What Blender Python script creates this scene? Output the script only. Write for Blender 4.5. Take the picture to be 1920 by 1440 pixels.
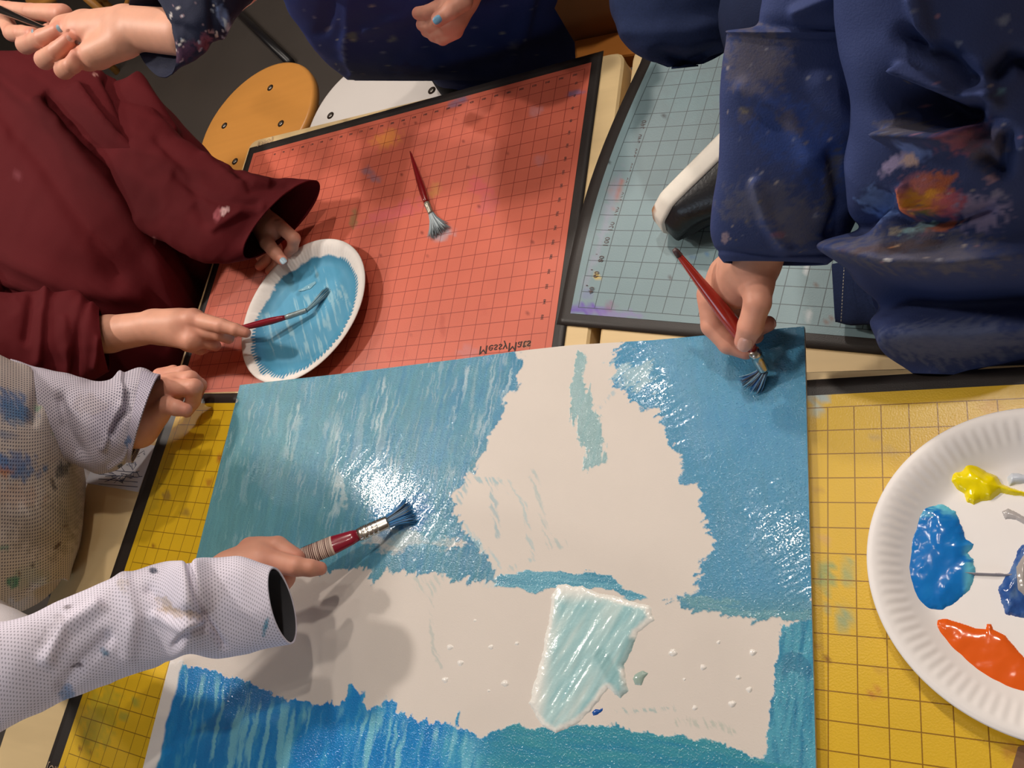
import bpy, bmesh, math, random
import numpy as np
from mathutils import Vector, Matrix

# ------------------------------------------------------------------ camera
for o in list(bpy.data.objects): bpy.data.objects.remove(o)
SC = bpy.context.scene
COL = SC.collection
FPX = 1543.156
RV = np.array([2.65611467, .0541470147, -.716599218])
TV = np.array([12.9631832, .964408087, 33.7846163])*.02
ZT = .67                      # height of the yellow mat above the floor
_t = np.linalg.norm(RV); _k = RV/_t
_K = np.array([[0, -_k[2], _k[1]], [_k[2], 0, -_k[0]], [-_k[1], _k[0], 0]])
RM = np.eye(3)+math.sin(_t)*_K+(1-math.cos(_t))*_K@_K
CAM = -RM.T@TV + np.array([0, 0, ZT])
cd = bpy.data.cameras.new('camera'); cam = bpy.data.objects.new('camera', cd); COL.objects.link(cam)
cd.sensor_width = 36; cd.sensor_fit = 'HORIZONTAL'; cd.lens = FPX/1920*36; cd.clip_start = .01
_m = Matrix.Identity(4)
for a in range(3):
    _m[a][0] = RM[0][a]; _m[a][1] = -RM[1][a]; _m[a][2] = -RM[2][a]; _m[a][3] = CAM[a]
cam.matrix_world = _m
SC.camera = cam

# ------------------------------------------------------------------ world, lights, exposure
SC.view_settings.view_transform = 'Standard'; SC.view_settings.look = 'None'
SC.view_settings.gamma = 1; SC.view_settings.use_curve_mapping = False
SC.view_settings.exposure = -1.68
w = bpy.data.worlds.new('world'); SC.world = w; w.use_nodes = True
w.node_tree.nodes['Background'].inputs[0].default_value = (.75, .8, 1, 1)
w.node_tree.nodes['Background'].inputs[1].default_value = .05
def area(name, x, y, z, size, power, col, target=None, sy=None):
    l = bpy.data.lights.new(name, 'AREA'); l.energy = power; l.color = col
    l.shape = 'RECTANGLE' if sy else 'DISK'; l.size = size
    if sy: l.size_y = sy
    o = bpy.data.objects.new(name, l); COL.objects.link(o); o.location = (x, y, z)
    t = Vector(target) if target else Vector((x, y, 0))
    o.rotation_euler = (t-Vector((x, y, z))).to_track_quat('-Z', 'Y').to_euler()
    return o
WARM = (1, .905, .81)
LA = [('ceiling_lamp_light', -.72, 1.60, 2.52, .12, 52, WARM, (-.1, .1, ZT)),
      ('ceiling_lamp_light', -1.95, .42, 2.52, .17, 78, WARM, (-.6, .1, ZT)),
      ('ceiling_lamp_light', -3.15, .66, 2.52, .13, 40, WARM, (-.6, .1, ZT)),
      ('ceiling_lamp_light', -.86, .81, 2.52, .06, 6, WARM, None),
      ('ceiling_lamp_light', -.42, .30, 2.52, .06, 6, WARM, None),
      ('ceiling_lamp_light', .2, .77, 2.52, .09, 36, WARM, None),
      ('ceiling_lamp_light', -.06, .28, 2.52, .05, 3, WARM, None)]
for a in LA: area(*a)
area('cool_fill_light', -1.2, -2.82, 1.75, 1.3, 54, (.66, .82, 1), (-.4, -.1, ZT), 1.0)  # cool fill added from behind the view, no source seen there

# ------------------------------------------------------------------ helpers
def at(px, py, h):
    d = RM.T@np.array([(px-960)/FPX, (py-720)/FPX, 1.0]); t = (h+ZT-CAM[2])/d[2]
    return CAM+t*d
def pix(P):
    c = (np.asarray(P)-CAM)@RM.T
    return np.stack([960+FPX*c[..., 0]/c[..., 2], 720+FPX*c[..., 1]/c[..., 2]], -1)
def lin(h):
    h = h.lstrip('#'); v = [int(h[i:i+2], 16)/255 for i in (0, 2, 4)]
    return np.array([c/12.92 if c <= .04045 else ((c+.055)/1.055)**2.4 for c in v])
def hsh(ix, iy, iz, s):
    n = (ix.astype(np.int64)*374761393+iy.astype(np.int64)*668265263+iz.astype(np.int64)*2147483647+s*1274126177) & 0x7fffffff
    n = ((n ^ (n >> 13))*1274126177) & 0x7fffffff
    return ((n ^ (n >> 16)) & 0xffff)/65535.0
def vnoise(x, y, z=None, s=0):
    z = np.zeros_like(x) if z is None else z
    xi, yi, zi = np.floor(x), np.floor(y), np.floor(z)
    fx, fy, fz = x-xi, y-yi, z-zi
    fx, fy, fz = [f*f*(3-2*f) for f in (fx, fy, fz)]
    xi, yi, zi = xi.astype(np.int64), yi.astype(np.int64), zi.astype(np.int64)
    r = 0
    for a in (0, 1):
        for b in (0, 1):
            for c in ((0, 1) if z.any() else (0,)):
                wgt = (fx if a else 1-fx)*(fy if b else 1-fy)*(fz if c else (1-fz))
                r = r+wgt*hsh(xi+a, yi+b, zi+c, s)
    return r
def fbm(x, y, z=None, s=0, o=4):
    r = 0; a = .5; n = 0
    for k in range(o):
        r = r+a*vnoise(x, y, z, s+k*17); n += a; a *= .5; x = x*2.03; y = y*2.03
        z = None if z is None else z*2.03
    return r/n
def sm(a, b, x):
    t = np.clip((x-a)/(b-a), 0, 1); return t*t*(3-2*t)
def polysd(P, x, y):
    """signed distance to a polygon, positive inside"""
    P = np.array(P, float); d = np.full(x.shape, 1e18); ins = np.zeros(x.shape, bool)
    for i in range(len(P)):
        a = P[i]; b = P[i-1]
        ex, ey = b-a; wx, wy = x-a[0], y-a[1]
        t = np.clip((wx*ex+wy*ey)/(ex*ex+ey*ey+1e-12), 0, 1)
        d = np.minimum(d, (wx-ex*t)**2+(wy-ey*t)**2)
        c = ((a[1] > y) != (b[1] > y)) & (x < (b[0]-a[0])*(y-a[1])/(b[1]-a[1]+1e-12)+a[0])
        ins ^= c
    return np.where(ins, 1, -1)*np.sqrt(d)
def linesd(P, x, y):
    P = np.array(P, float); d = np.full(x.shape, 1e18)
    for i in range(len(P)-1):
        a = P[i]; b = P[i+1]; ex, ey = b-a; wx, wy = x-a[0], y-a[1]
        t = np.clip((wx*ex+wy*ey)/(ex*ex+ey*ey+1e-12), 0, 1)
        d = np.minimum(d, (wx-ex*t)**2+(wy-ey*t)**2)
    return np.sqrt(d)

# ---- materials
def nn(nt, t, **kw):
    n = nt.nodes.new(t)
    for k, v in kw.items(): setattr(n, k, v)
    return n
def mth(nt, op, a, b=None, c=None):
    n = nn(nt, 'ShaderNodeMath', operation=op)
    for i, v in enumerate((a, b, c)):
        if v is None: continue
        if isinstance(v, (int, float)): n.inputs[i].default_value = v
        else: nt.links.new(v, n.inputs[i])
    return n.outputs[0]
def mixc(nt, f, a, b, mode='MIX'):
    n = nn(nt, 'ShaderNodeMix', data_type='RGBA', blend_type=mode)
    for s, v in ((n.inputs[0], f), (n.inputs[6], a), (n.inputs[7], b)):
        if isinstance(v, (int, float)): s.default_value = v
        elif hasattr(v, 'links'): nt.links.new(v, s)
        else: s.default_value = (*v, 1)
    return n.outputs[2]
MATS = {}
def mat(name, col=None, rough=.6, spec=.5, metal=0, bump=None, var=None, sss=0, coat=0, sheen=0, rough_attr=False, grain=None):
    """col None: colour comes from the mesh attribute Col; bump=(scale,strength,dist); var=(scale,amount)"""
    if name in MATS: return MATS[name]
    m = bpy.data.materials.new(name); m.use_nodes = True; nt = m.node_tree; b = nt.nodes['Principled BSDF']
    tc = nn(nt, 'ShaderNodeTexCoord')
    if col is None:
        at_ = nn(nt, 'ShaderNodeAttribute', attribute_name='Col'); c = at_.outputs[0]
    else:
        r = nn(nt, 'ShaderNodeRGB'); r.outputs[0].default_value = (*(lin(col) if isinstance(col, str) else col), 1); c = r.outputs[0]
    if var:
        n = nn(nt, 'ShaderNodeTexNoise'); n.inputs['Scale'].default_value = var[0]; n.inputs['Detail'].default_value = 4
        nt.links.new(tc.outputs['Object'], n.inputs['Vector'])
        f = mth(nt, 'MULTIPLY_ADD', n.outputs[0], 2*var[1], 1-var[1])
        v = nn(nt, 'ShaderNodeVectorMath', operation='SCALE'); nt.links.new(c, v.inputs[0]); nt.links.new(f, v.inputs['Scale']); c = v.outputs[0]
    if grain:
        mp = nn(nt, 'ShaderNodeMapping'); mp.inputs['Scale'].default_value = grain[0]
        nt.links.new(tc.outputs['Object'], mp.inputs['Vector'])
        n = nn(nt, 'ShaderNodeTexNoise'); n.inputs['Scale'].default_value = 1; n.inputs['Detail'].default_value = 5
        nt.links.new(mp.outputs[0], n.inputs['Vector'])
        f = mth(nt, 'MULTIPLY_ADD', n.outputs[0], 2*grain[1], 1-grain[1])
        v = nn(nt, 'ShaderNodeVectorMath', operation='SCALE'); nt.links.new(c, v.inputs[0]); nt.links.new(f, v.inputs['Scale']); c = v.outputs[0]
    nt.links.new(c, b.inputs['Base Color'])
    b.inputs['Roughness'].default_value = rough; b.inputs['Specular IOR Level'].default_value = spec; b.inputs['Metallic'].default_value = metal
    if rough_attr:
        ra = nn(nt, 'ShaderNodeAttribute', attribute_name='Rough'); nt.links.new(ra.outputs['Fac'], b.inputs['Roughness'])
    if sss:
        b.inputs['Subsurface Weight'].default_value = sss; b.inputs['Subsurface Radius'].default_value = (1, .35, .2); b.inputs['Subsurface Scale'].default_value = .004
    if coat: b.inputs['Coat Weight'].default_value = coat; b.inputs['Coat Roughness'].default_value = .08
    if sheen: b.inputs['Sheen Weight'].default_value = sheen; b.inputs['Sheen Roughness'].default_value = .5
    if bump:
        n = nn(nt, 'ShaderNodeTexNoise'); n.inputs['Scale'].default_value = bump[0]; n.inputs['Detail'].default_value = 3
        nt.links.new(tc.outputs['Object'], n.inputs['Vector'])
        bp = nn(nt, 'ShaderNodeBump'); bp.inputs['Strength'].default_value = bump[1]; bp.inputs['Distance'].default_value = bump[2]
        nt.links.new(n.outputs[0], bp.inputs['Height']); nt.links.new(bp.outputs[0], b.inputs['Normal'])
    MATS[name] = m
    return m

# ---- objects
def link(name, me, parent=None, m=None):
    o = bpy.data.objects.new(name, me); COL.objects.link(o)
    if parent is not None: o.parent = parent
    if m is not None: me.materials.append(m)
    return o
def tag(o, label=None, cat=None, group=None, kind=None):
    for k, v in (('label', label), ('category', cat), ('group', group), ('kind', kind)):
        if v: o[k] = v
    return o
def empty(name, loc, label, cat, group=None):
    o = bpy.data.objects.new(name, None); COL.objects.link(o); o.location = Vector(loc); o.empty_display_size = .05
    bpy.context.view_layer.update()
    return tag(o, label, cat, group)
def mesh(name, V, F, parent=None, m=None, col=None, smooth=True, uv=None, attrs=None):
    """V in world coordinates; when parented, moved into the parent's frame"""
    V = np.asarray(V, float)
    if parent is not None:
        loc = parent.location if parent.parent is None else parent.parent.location
        if parent.parent is not None and parent.parent.parent is not None: loc = parent.parent.parent.location
        V = V-np.array(loc)
    me = bpy.data.meshes.new(name)
    if isinstance(F, np.ndarray):
        k = F.shape[1]; me.vertices.add(len(V)); me.vertices.foreach_set('co', V.astype(np.float32).ravel())
        me.loops.add(F.size); me.loops.foreach_set('vertex_index', F.astype(np.int32).ravel())
        me.polygons.add(len(F)); me.polygons.foreach_set('loop_start', np.arange(0, F.size, k, dtype=np.int32))
        me.update(calc_edges=True); me.validate()
    else:
        me.from_pydata([tuple(v) for v in V], [], F); me.update()
    if smooth: me.polygons.foreach_set('use_smooth', np.ones(len(me.polygons), bool))
    if col is not None:
        c = np.ones((len(V), 4), np.float32); c[:, :3] = col
        a = me.color_attributes.new('Col', 'FLOAT_COLOR', 'POINT'); a.data.foreach_set('color', c.ravel())
    for k, v in (attrs or {}).items():
        a = me.attributes.new(k, 'FLOAT', 'POINT'); a.data.foreach_set('value', np.asarray(v, np.float32))
    if uv is not None:
        l = me.uv_layers.new(name='UVMap'); idx = np.empty(len(me.loops), np.int32); me.loops.foreach_get('vertex_index', idx)
        l.data.foreach_set('uv', uv[idx].astype(np.float32).ravel())
    me.update()
    return link(name, me, parent, m)
def prism(poly, z0, z1, bevel=0):
    """polygon (world xy) extruded, CCW"""
    n = len(poly); V = []; F = []
    if bevel:
        P = np.array(poly); c = P.mean(0); Q = P+(c-P)/np.linalg.norm(c-P, axis=1)[:, None]*bevel*1.4
        V = [(*p, z0) for p in poly]+[(*p, z1-bevel) for p in poly]+[(*p, z1) for p in Q]
        L = 3
    else: V = [(*p, z0) for p in poly]+[(*p, z1) for p in poly]; L = 2
    F = [list(range(n))[::-1], list(range((L-1)*n, L*n))]
    for l in range(L-1):
        for i in range(n):
            j = (i+1) % n; F.append([l*n+i, l*n+j, (l+1)*n+j, (l+1)*n+i])
    return V, F
def rounded(poly, r, k=5):
    P = np.array(poly, float); n = len(P); out = []
    for i in range(n):
        a, b, c = P[i-1], P[i], P[(i+1) % n]
        u = (a-b)/np.linalg.norm(a-b); v = (c-b)/np.linalg.norm(c-b)
        s, e = b+u*r, b+v*r
        for t in np.linspace(0, 1, k): out.append(tuple((1-t)**2*s+2*t*(1-t)*b+t*t*e))
    return out
def lathe(prof, a, b, n=20, flat=1.0, up=None):
    """prof: list of (t along a->b in 0..1, radius)"""
    a = np.array(a); b = np.array(b); d = b-a; L = np.linalg.norm(d); d = d/L
    up = np.array([0, 0, 1.]) if up is None else np.array(up)
    x = np.cross(d, up)
    if np.linalg.norm(x) < 1e-6: x = np.cross(d, [1, 0, 0])
    x /= np.linalg.norm(x); y = np.cross(x, d)
    V = []; F = []
    for t, r in prof:
        for k in range(n):
            q = 2*math.pi*k/n; V.append(a+d*L*t+x*r*math.cos(q)+y*r*flat*math.sin(q))
    for i in range(len(prof)-1):
        for k in range(n): F.append([i*n+k, i*n+(k+1) % n, (i+1)*n+(k+1) % n, (i+1)*n+k])
    F.append(list(range(n))[::-1]); F.append(list(range((len(prof)-1)*n, len(prof)*n)))
    return V, F
def tube(pts, r, n=8):
    V = []; F = []; pts = [np.array(p, float) for p in pts]; rr = r if hasattr(r, '__len__') else [r]*len(pts)
    for i, p in enumerate(pts):
        d = pts[min(i+1, len(pts)-1)]-pts[max(i-1, 0)]; d = d/(np.linalg.norm(d)+1e-12)
        u = np.cross(d, [0, 0, 1.]); u = u if np.linalg.norm(u) > 1e-3 else np.cross(d, [1., 0, 0]); u /= np.linalg.norm(u); v = np.cross(d, u)
        for k in range(n):
            q = 2*math.pi*k/n; V.append(p+rr[i]*(u*math.cos(q)+v*math.sin(q)))
    for i in range(len(pts)-1):
        for k in range(n): F.append([i*n+k, i*n+(k+1) % n, (i+1)*n+(k+1) % n, (i+1)*n+k])
    F.append(list(range(n))[::-1]); F.append(list(range((len(pts)-1)*n, len(pts)*n)))
    return V, F
def joinvf(L):
    V = []; F = []
    for v, f in L:
        k = len(V); V += list(v); F += [[i+k for i in q] for q in f]
    return V, F
def box(c, s, rz=0):
    x, y, z = [k/2 for k in s]; cz, sz = math.cos(rz), math.sin(rz)
    V = [(c[0]+cz*a-sz*b, c[1]+sz*a+cz*b, c[2]+d) for a in (-x, x) for b in (-y, y) for d in (-z, z)]
    return V, [[0, 1, 3, 2], [4, 6, 7, 5], [0, 4, 5, 1], [2, 3, 7, 6], [0, 2, 6, 4], [1, 5, 7, 3]]

# ---- implicit surfaces (surface nets)
def rc(P, a, b, ra, rb):
    a = np.asarray(a); ab = np.asarray(b)-a; t = np.clip(((P-a)@ab)/(ab@ab+1e-12), 0, 1)
    return np.linalg.norm(P-a-t[..., None]*ab, axis=-1)-(ra+(rb-ra)*t)
def ell(P, c, r):
    q = (P-np.asarray(c))/np.asarray(r); k = np.linalg.norm(q, axis=-1); return (k-1)*min(r)
def smin(a, b, k):
    h = np.clip(.5+.5*(b-a)/k, 0, 1); return b+(a-b)*h-k*h*(1-h)
def nets(f, lo, hi, h):
    lo = np.array(lo); n = np.ceil((np.array(hi)-lo)/h).astype(int)+1
    g = [lo[i]+h*np.arange(n[i]) for i in range(3)]
    P = np.stack(np.meshgrid(*g, indexing='ij'), -1)
    v = f(P)
    s = v < 0
    cs = np.zeros(n-1, int); acc = np.zeros((*(n-1), 3)); cnt = np.zeros(n-1)
    sl = lambda o: tuple(slice(o[i], n[i]-1+o[i]) for i in range(3))
    C8 = [(a, b, c) for a in (0, 1) for b in (0, 1) for c in (0, 1)]
    for o in C8: cs += s[sl(o)]
    act = (cs > 0) & (cs < 8)
    for o in C8:
        for ax in range(3):
            if o[ax]: continue
            p = list(o); p[ax] = 1; va, vb = v[sl(o)], v[sl(p)]
            x = (s[sl(o)] != s[sl(p)])
            t = np.where(x, va/np.where(x, va-vb, 1), 0)
            for k in range(3): acc[..., k] += x*(o[k]+(t if k == ax else 0))
            cnt += x
    idx = np.full(n-1, -1); idx[act] = np.arange(act.sum())
    ijk = np.argwhere(act); V = lo+h*(ijk+acc[act]/cnt[act][:, None])
    F = []
    for ax in range(3):
        b, c = (ax+1) % 3, (ax+2) % 3
        A = [slice(None)]*3; B = [slice(None)]*3; A[ax] = slice(0, n[ax]-1); B[ax] = slice(1, n[ax])
        for q in (b, c): A[q] = B[q] = slice(1, n[q]-1)
        s0, s1 = s[tuple(A)], s[tuple(B)]
        E_ = np.argwhere(s0 != s1)
        if not len(E_): continue
        base = E_.copy(); base[:, b] += 1; base[:, c] += 1
        fl = s0[tuple(E_.T)]
        def ix(db, dc):
            q = base.copy(); q[:, b] -= db; q[:, c] -= dc; return idx[tuple(q.T)]
        Q = np.stack([ix(1, 1), ix(0, 1), ix(0, 0), ix(1, 0)], 1)
        Q[~fl] = Q[~fl][:, ::-1]
        F.append(Q)
    return V, np.concatenate(F)

# ------------------------------------------------------------------ room
def struct(name, V, F, m): return tag(mesh(name, V, F, None, m, smooth=False), kind='structure')
mfloor = mat('floor_linoleum', '#4a4440', .45, .4, var=(6, .18), bump=(120, .1, .001))
mwall = mat('wall_paint', '#b5a898', .8, .3, var=(3, .04)); mceil = mat('ceiling_paint', '#e8e4dc', .9, .2, var=(3, .03))
X0, X1, Y0, Y1, HC = -4.6, 2.4, -2.9, 3.2, 2.6
struct('floor', *box(((X0+X1)/2, (Y0+Y1)/2, -.05), (X1-X0, Y1-Y0, .1)), mfloor)
struct('ceiling', *box(((X0+X1)/2, (Y0+Y1)/2, HC+.05), (X1-X0, Y1-Y0, .1)), mceil)
struct('wall_left', *box((X0-.05, (Y0+Y1)/2, HC/2), (.1, Y1-Y0, HC)), mwall)
struct('wall_right', *box((X1+.05, (Y0+Y1)/2, HC/2), (.1, Y1-Y0, HC)), mwall)
struct('wall_back', *box(((X0+X1)/2, Y1+.05, HC/2), (X1-X0, .1, HC)), mwall)
struct('wall_front', *box(((X0+X1)/2, Y0-.05, HC/2), (X1-X0, .1, HC)), mwall)

_wf = joinvf([box((-1.2+dx, -2.875, 1.75+dz), sz) for dx, dz, sz in ((-.70, 0, (.07, .05, 1.14)), (.70, 0, (.07, .05, 1.14)), (0, .54, (1.4, .05, .07)), (0, -.54, (1.4, .05, .07)), (0, 0, (.04, .04, 1.05)))])
struct('added_window_frame', *_wf, mat('added_frame_paint', '#e6e2da', .5, .4, var=(5, .03)))  # unseen frame added on the front wall to go with the cool fill

# ------------------------------------------------------------------ tables
HL = -.0736                    # lower tables' mat level, relative to the yellow mat
mwood = mat('pale_beech', '#e3c795', .42, .4, grain=((3, 60, 10), .10), bump=(90, .05, .001))
mwood_edge = mat('beech_edge', '#d8b98a', .5, .4, grain=((3, 60, 60), .12))
mleg = mat('table_leg_wood', '#a97b4c', .5, .4, grain=((40, 40, 3), .15))
def table(label, quad, top, th=.026, r=.02):
    c = np.array(quad).mean(0)
    root = empty('table', (*c, 0), label, 'table')
    V, F = prism(rounded(quad, r), top-th, top, .0025); mesh('tabletop', V, F, root, mwood, smooth=False)
    Q = [c+(np.array(q)-c)*.93 for q in quad]
    R_ = []
    for i in range(4):
        a, b = Q[i], Q[(i+1) % 4]; mid = (a+b)/2; d = b-a
        R_.append(box((*mid, top-th-.03), (np.linalg.norm(d), .02, .06), math.atan2(d[1], d[0])))
    V, F = joinvf(R_); mesh('apron', V, F, root, mleg, smooth=False)
    for q in Q:
        V, F = lathe([(0, .016), (.02, .019), (1, .024)], (*q, 0), (*q, top-th), 16); mesh('leg', V, F, root, mleg)
    return root
T_LOW = ZT+HL-.0018; T_HI = ZT-.0018
edgey = lambda x: .0345-.0372*(x+.014)
table('low pale beech table under the red mat', [(-.262, edgey(-.262)+.006), (-.2565, .531), (-.940, .562), (-.947, edgey(-.947)+.006)], T_LOW)
table('low pale beech table under the blue-grey mat, under the squatting child', [(.62, edgey(.62)+.006), (.62, .50), (-.2445, .531), (-.2495, edgey(-.2495)+.006)], T_LOW)
table('higher pale table under the yellow mats and the painted board', [(.62, -.75), (.62, edgey(.62)), (-.962, edgey(-.962)), (-.962, -.75)], T_HI)

# ------------------------------------------------------------------ craft mats
mborder = mat('mat_border_plastic', '#2c2725', .42, .4, var=(40, .15), bump=(900, .25, .0006))
def mat_panel_material(name, linecol, lo, hi, rough):
    m = bpy.data.materials.new(name); m.use_nodes = True; nt = m.node_tree; b = nt.nodes['Principled BSDF']
    a = nn(nt, 'ShaderNodeAttribute', attribute_name='Col'); uv = nn(nt, 'ShaderNodeUVMap'); uv.uv_map = 'UVMap'
    sp = nn(nt, 'ShaderNodeSeparateXYZ'); nt.links.new(uv.outputs[0], sp.inputs[0])
    u, v = sp.outputs[0], sp.outputs[1]
    W = .022
    def ln(q):
        f = mth(nt, 'ABSOLUTE', mth(nt, 'SUBTRACT', mth(nt, 'FRACT', mth(nt, 'ADD', q, .5)), .5)); return mth(nt, 'LESS_THAN', f, W)
    ins = 1.0
    g = mth(nt, 'MAXIMUM', ln(u), ln(v))
    for q, l, h in ((u, lo[0], hi[0]), (v, lo[1], hi[1])):
        g = mth(nt, 'MULTIPLY', g, mth(nt, 'MULTIPLY', mth(nt, 'GREATER_THAN', q, l-W), mth(nt, 'LESS_THAN', q, h+W)))
    tc = nn(nt, 'ShaderNodeTexCoord'); n = nn(nt, 'ShaderNodeTexNoise'); n.inputs['Scale'].default_value = 14; n.inputs['Detail'].default_value = 6
    nt.links.new(tc.outputs['Object'], n.inputs['Vector'])
    v2 = nn(nt, 'ShaderNodeVectorMath', operation='SCALE'); nt.links.new(a.outputs[0], v2.inputs[0]); nt.links.new(mth(nt, 'MULTIPLY_ADD', n.outputs[0], .22, .89), v2.inputs['Scale'])
    nt.links.new(mixc(nt, mth(nt, 'MULTIPLY', g, .85), v2.outputs[0], lin(linecol)), b.inputs['Base Color'])
    b.inputs['Roughness'].default_value = rough; b.inputs['Specular IOR Level'].default_value = .45
    n2 = nn(nt, 'ShaderNodeTexNoise'); n2.inputs['Scale'].default_value = 700; nt.links.new(tc.outputs['Object'], n2.inputs['Vector'])
    bp = nn(nt, 'ShaderNodeBump'); bp.inputs['Strength'].default_value = .35; bp.inputs['Distance'].default_value = .0004
    nt.links.new(n2.outputs[0], bp.inputs['Height']); nt.links.new(bp.outputs[0], b.inputs['Normal'])
    return m
def stain(px, py, C, lst, seed=1, wscale=.06):
    """blend irregular paint marks into colours; marks are given where they lie in the photograph's frame"""
    for k, (x, y, rx, ry, ang, c, al) in enumerate(lst):
        a = math.radians(ang); dx, dy = px-x, py-y
        u = (dx*math.cos(a)+dy*math.sin(a))/rx; v = (-dx*math.sin(a)+dy*math.cos(a))/ry
        e = np.sqrt(u*u+v*v)
        sel = e < 2.2
        if not sel.any(): continue
        n = fbm(px[sel]*wscale*2.2+k*7, py[sel]*wscale*2.2-k*3, s=seed+k, o=3); n2 = fbm(px[sel]*wscale*6, py[sel]*wscale*6, s=seed+k+50, o=2)
        f = al*sm(1.25, .65, e[sel]+(n-.5)*1.5)*(.55+.9*(n2-.05)).clip(0, 1)
        f = f[:, None]; C[sel] = C[sel]*(1-f)+lin(c)*f
    return C
def craft_mat(label, name, origin, th, lo, hi, base, linecol, stains, z, rough=.42, bord=.74, marg=.42, bordx=None, curl=None, res=.0042):
    """grid cell = 2 cm; origin/th place cell (0,0) in the world; j grows towards the viewer"""
    ct, st = math.cos(th), math.sin(th)
    def L2W(i, j): return np.stack([origin[0]+.02*(ct*i+st*j), origin[1]+.02*(st*i-ct*j)], -1)
    c = L2W(np.array((lo[0]+hi[0])/2), np.array((lo[1]+hi[1])/2))
    root = empty('craft_mat', (*c, z-.0015), label, 'mat', 'gridded craft mats on the tables')
    def grid(i0, i1, j0, j1, zz, rs):
        ni = max(2, int((i1-i0)*.02/rs)); nj = max(2, int((j1-j0)*.02/rs))
        I, J = np.meshgrid(np.linspace(i0, i1, ni), np.linspace(j0, j1, nj), indexing='ij')
        W_ = L2W(I, J); Z = np.full(I.shape, zz)
        if curl is not None:
            dx, dy, dz = curl(I, J); W_ = W_+np.stack([dx, dy], -1); Z = Z+dz
        V = np.concatenate([W_, Z[..., None]], -1).reshape(-1, 3)
        a = np.arange(ni*nj).reshape(ni, nj)
        F = np.stack([a[:-1, :-1], a[:-1, 1:], a[1:, 1:], a[1:, :-1]], -1).reshape(-1, 4)
        return V, F, np.stack([I, J], -1).reshape(-1, 2)
    b0, b1 = marg+(bordx or bord), marg+bord
    # border sheet: a thin slab with rounded corners
    V, F, U = grid(lo[0]-b0, hi[0]+b0, lo[1]-b1, hi[1]+b1, z-.0004, .008)
    n = int(round(math.sqrt(1)));
    o = mesh('border', V, F, root, mborder)
    sd = o.modifiers.new('thickness', 'SOLIDIFY'); sd.thickness = .0013; sd.offset = -1
    V, F, U = grid(lo[0]-marg, hi[0]+marg, lo[1]-marg, hi[1]+marg, z, res)
    P = pix(V); C = np.tile(lin(base), (len(V), 1))
    tone = fbm(V[:, 0]*9, V[:, 1]*9, s=5)[:, None]; C = C*(.9+.2*tone)
    C = stain(P[:, 0], P[:, 1], C, stains, seed=len(label))
    mesh('printed_panel', V, F, root, mat_panel_material(name, linecol, lo, hi, rough), col=C, uv=U)
    return root, L2W
def lettering(name, body, pos, xdir, size, mir, m, parent, z):
    """flat printed letters built as mesh; xdir is the reading direction, mir flips the up direction as the photograph shows it"""
    cu = bpy.data.curves.new(name, 'FONT'); cu.body = body; cu.size = size; cu.extrude = .0001; cu.resolution_u = 2
    o = bpy.data.objects.new(name, cu); COL.objects.link(o); dg = bpy.context.evaluated_depsgraph_get(); dg.update()
    me = bpy.data.meshes.new_from_object(o.evaluated_get(dg)); bpy.data.objects.remove(o)
    V = np.array([v.co[:] for v in me.vertices]) if len(me.vertices) else np.zeros((0, 3)); F = [list(p.vertices) for p in me.polygons]
    bpy.data.meshes.remove(me)
    x = np.array(xdir, float); x /= np.linalg.norm(x); y = np.array([-x[1], x[0]])*mir
    W_ = np.stack([pos[0]+V[:, 0]*x[0]+V[:, 1]*y[0], pos[1]+V[:, 0]*x[1]+V[:, 1]*y[1], z+V[:, 2]], -1)
    return W_, F
mink = mat('printed_ink', '#33231f', .5, .3, var=(60, .1)); mink2 = mat('printed_ink_faded', '#5b4a4a', .5, .3, var=(60, .1))
mlogo = mat('printed_logo_pale', '#b59c84', .5, .3, var=(60, .1))
R_ST = [(725, 262, 26, 16, -20, '#d98a3c', .75), (690, 322, 12, 9, 0, '#8a6a78', .8), (705, 335, 10, 7, 0, '#8d7080', .7), (815, 355, 10, 16, 20, '#c98a4c', .7),
        (900, 350, 26, 14, 20, '#d8566a', .5), (915, 385, 20, 22, 0, '#c8606a', .5), (740, 398, 60, 14, -20, '#cc5a6c', .5), (662, 412, 8, 18, 10, '#8f7a50', .7),
        (858, 192, 20, 6, -20, '#7a6a86', .8), (868, 182, 16, 5, -20, '#8a7088', .6), (1005, 210, 12, 8, -15, '#b98a90', .5), (1078, 175, 16, 5, -8, '#7d6a92', .8), (1012, 300, 14, 9, -30, '#b78088', .45),
        (828, 438, 24, 14, -20, '#a59fa8', .85), (880, 660, 18, 14, 0, '#b98890', .4), (830, 610, 6, 24, 0, '#b04a38', .5), (905, 575, 14, 14, 0, '#c05a48', .35), (745, 660, 20, 14, 0, '#c05040', .3), (640, 700, 40, 20, 0, '#c05040', .3), (988, 645, 8, 6, -40, '#8a7a58', .6)]
DOTS = random.Random(4)
for _ in range(26):
    R_ST.append((DOTS.uniform(700, 1030), DOTS.uniform(180, 660), 2.2, 2.0, 0, '#7c2f26', .9))
rm, rL = craft_mat('red gridded craft mat with a black border', 'red_grid_print', (-.310121, .515326), -.00981520, (-30, 0), (0, 21), '#cf6852', '#862b22', R_ST, ZT+HL)
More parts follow.
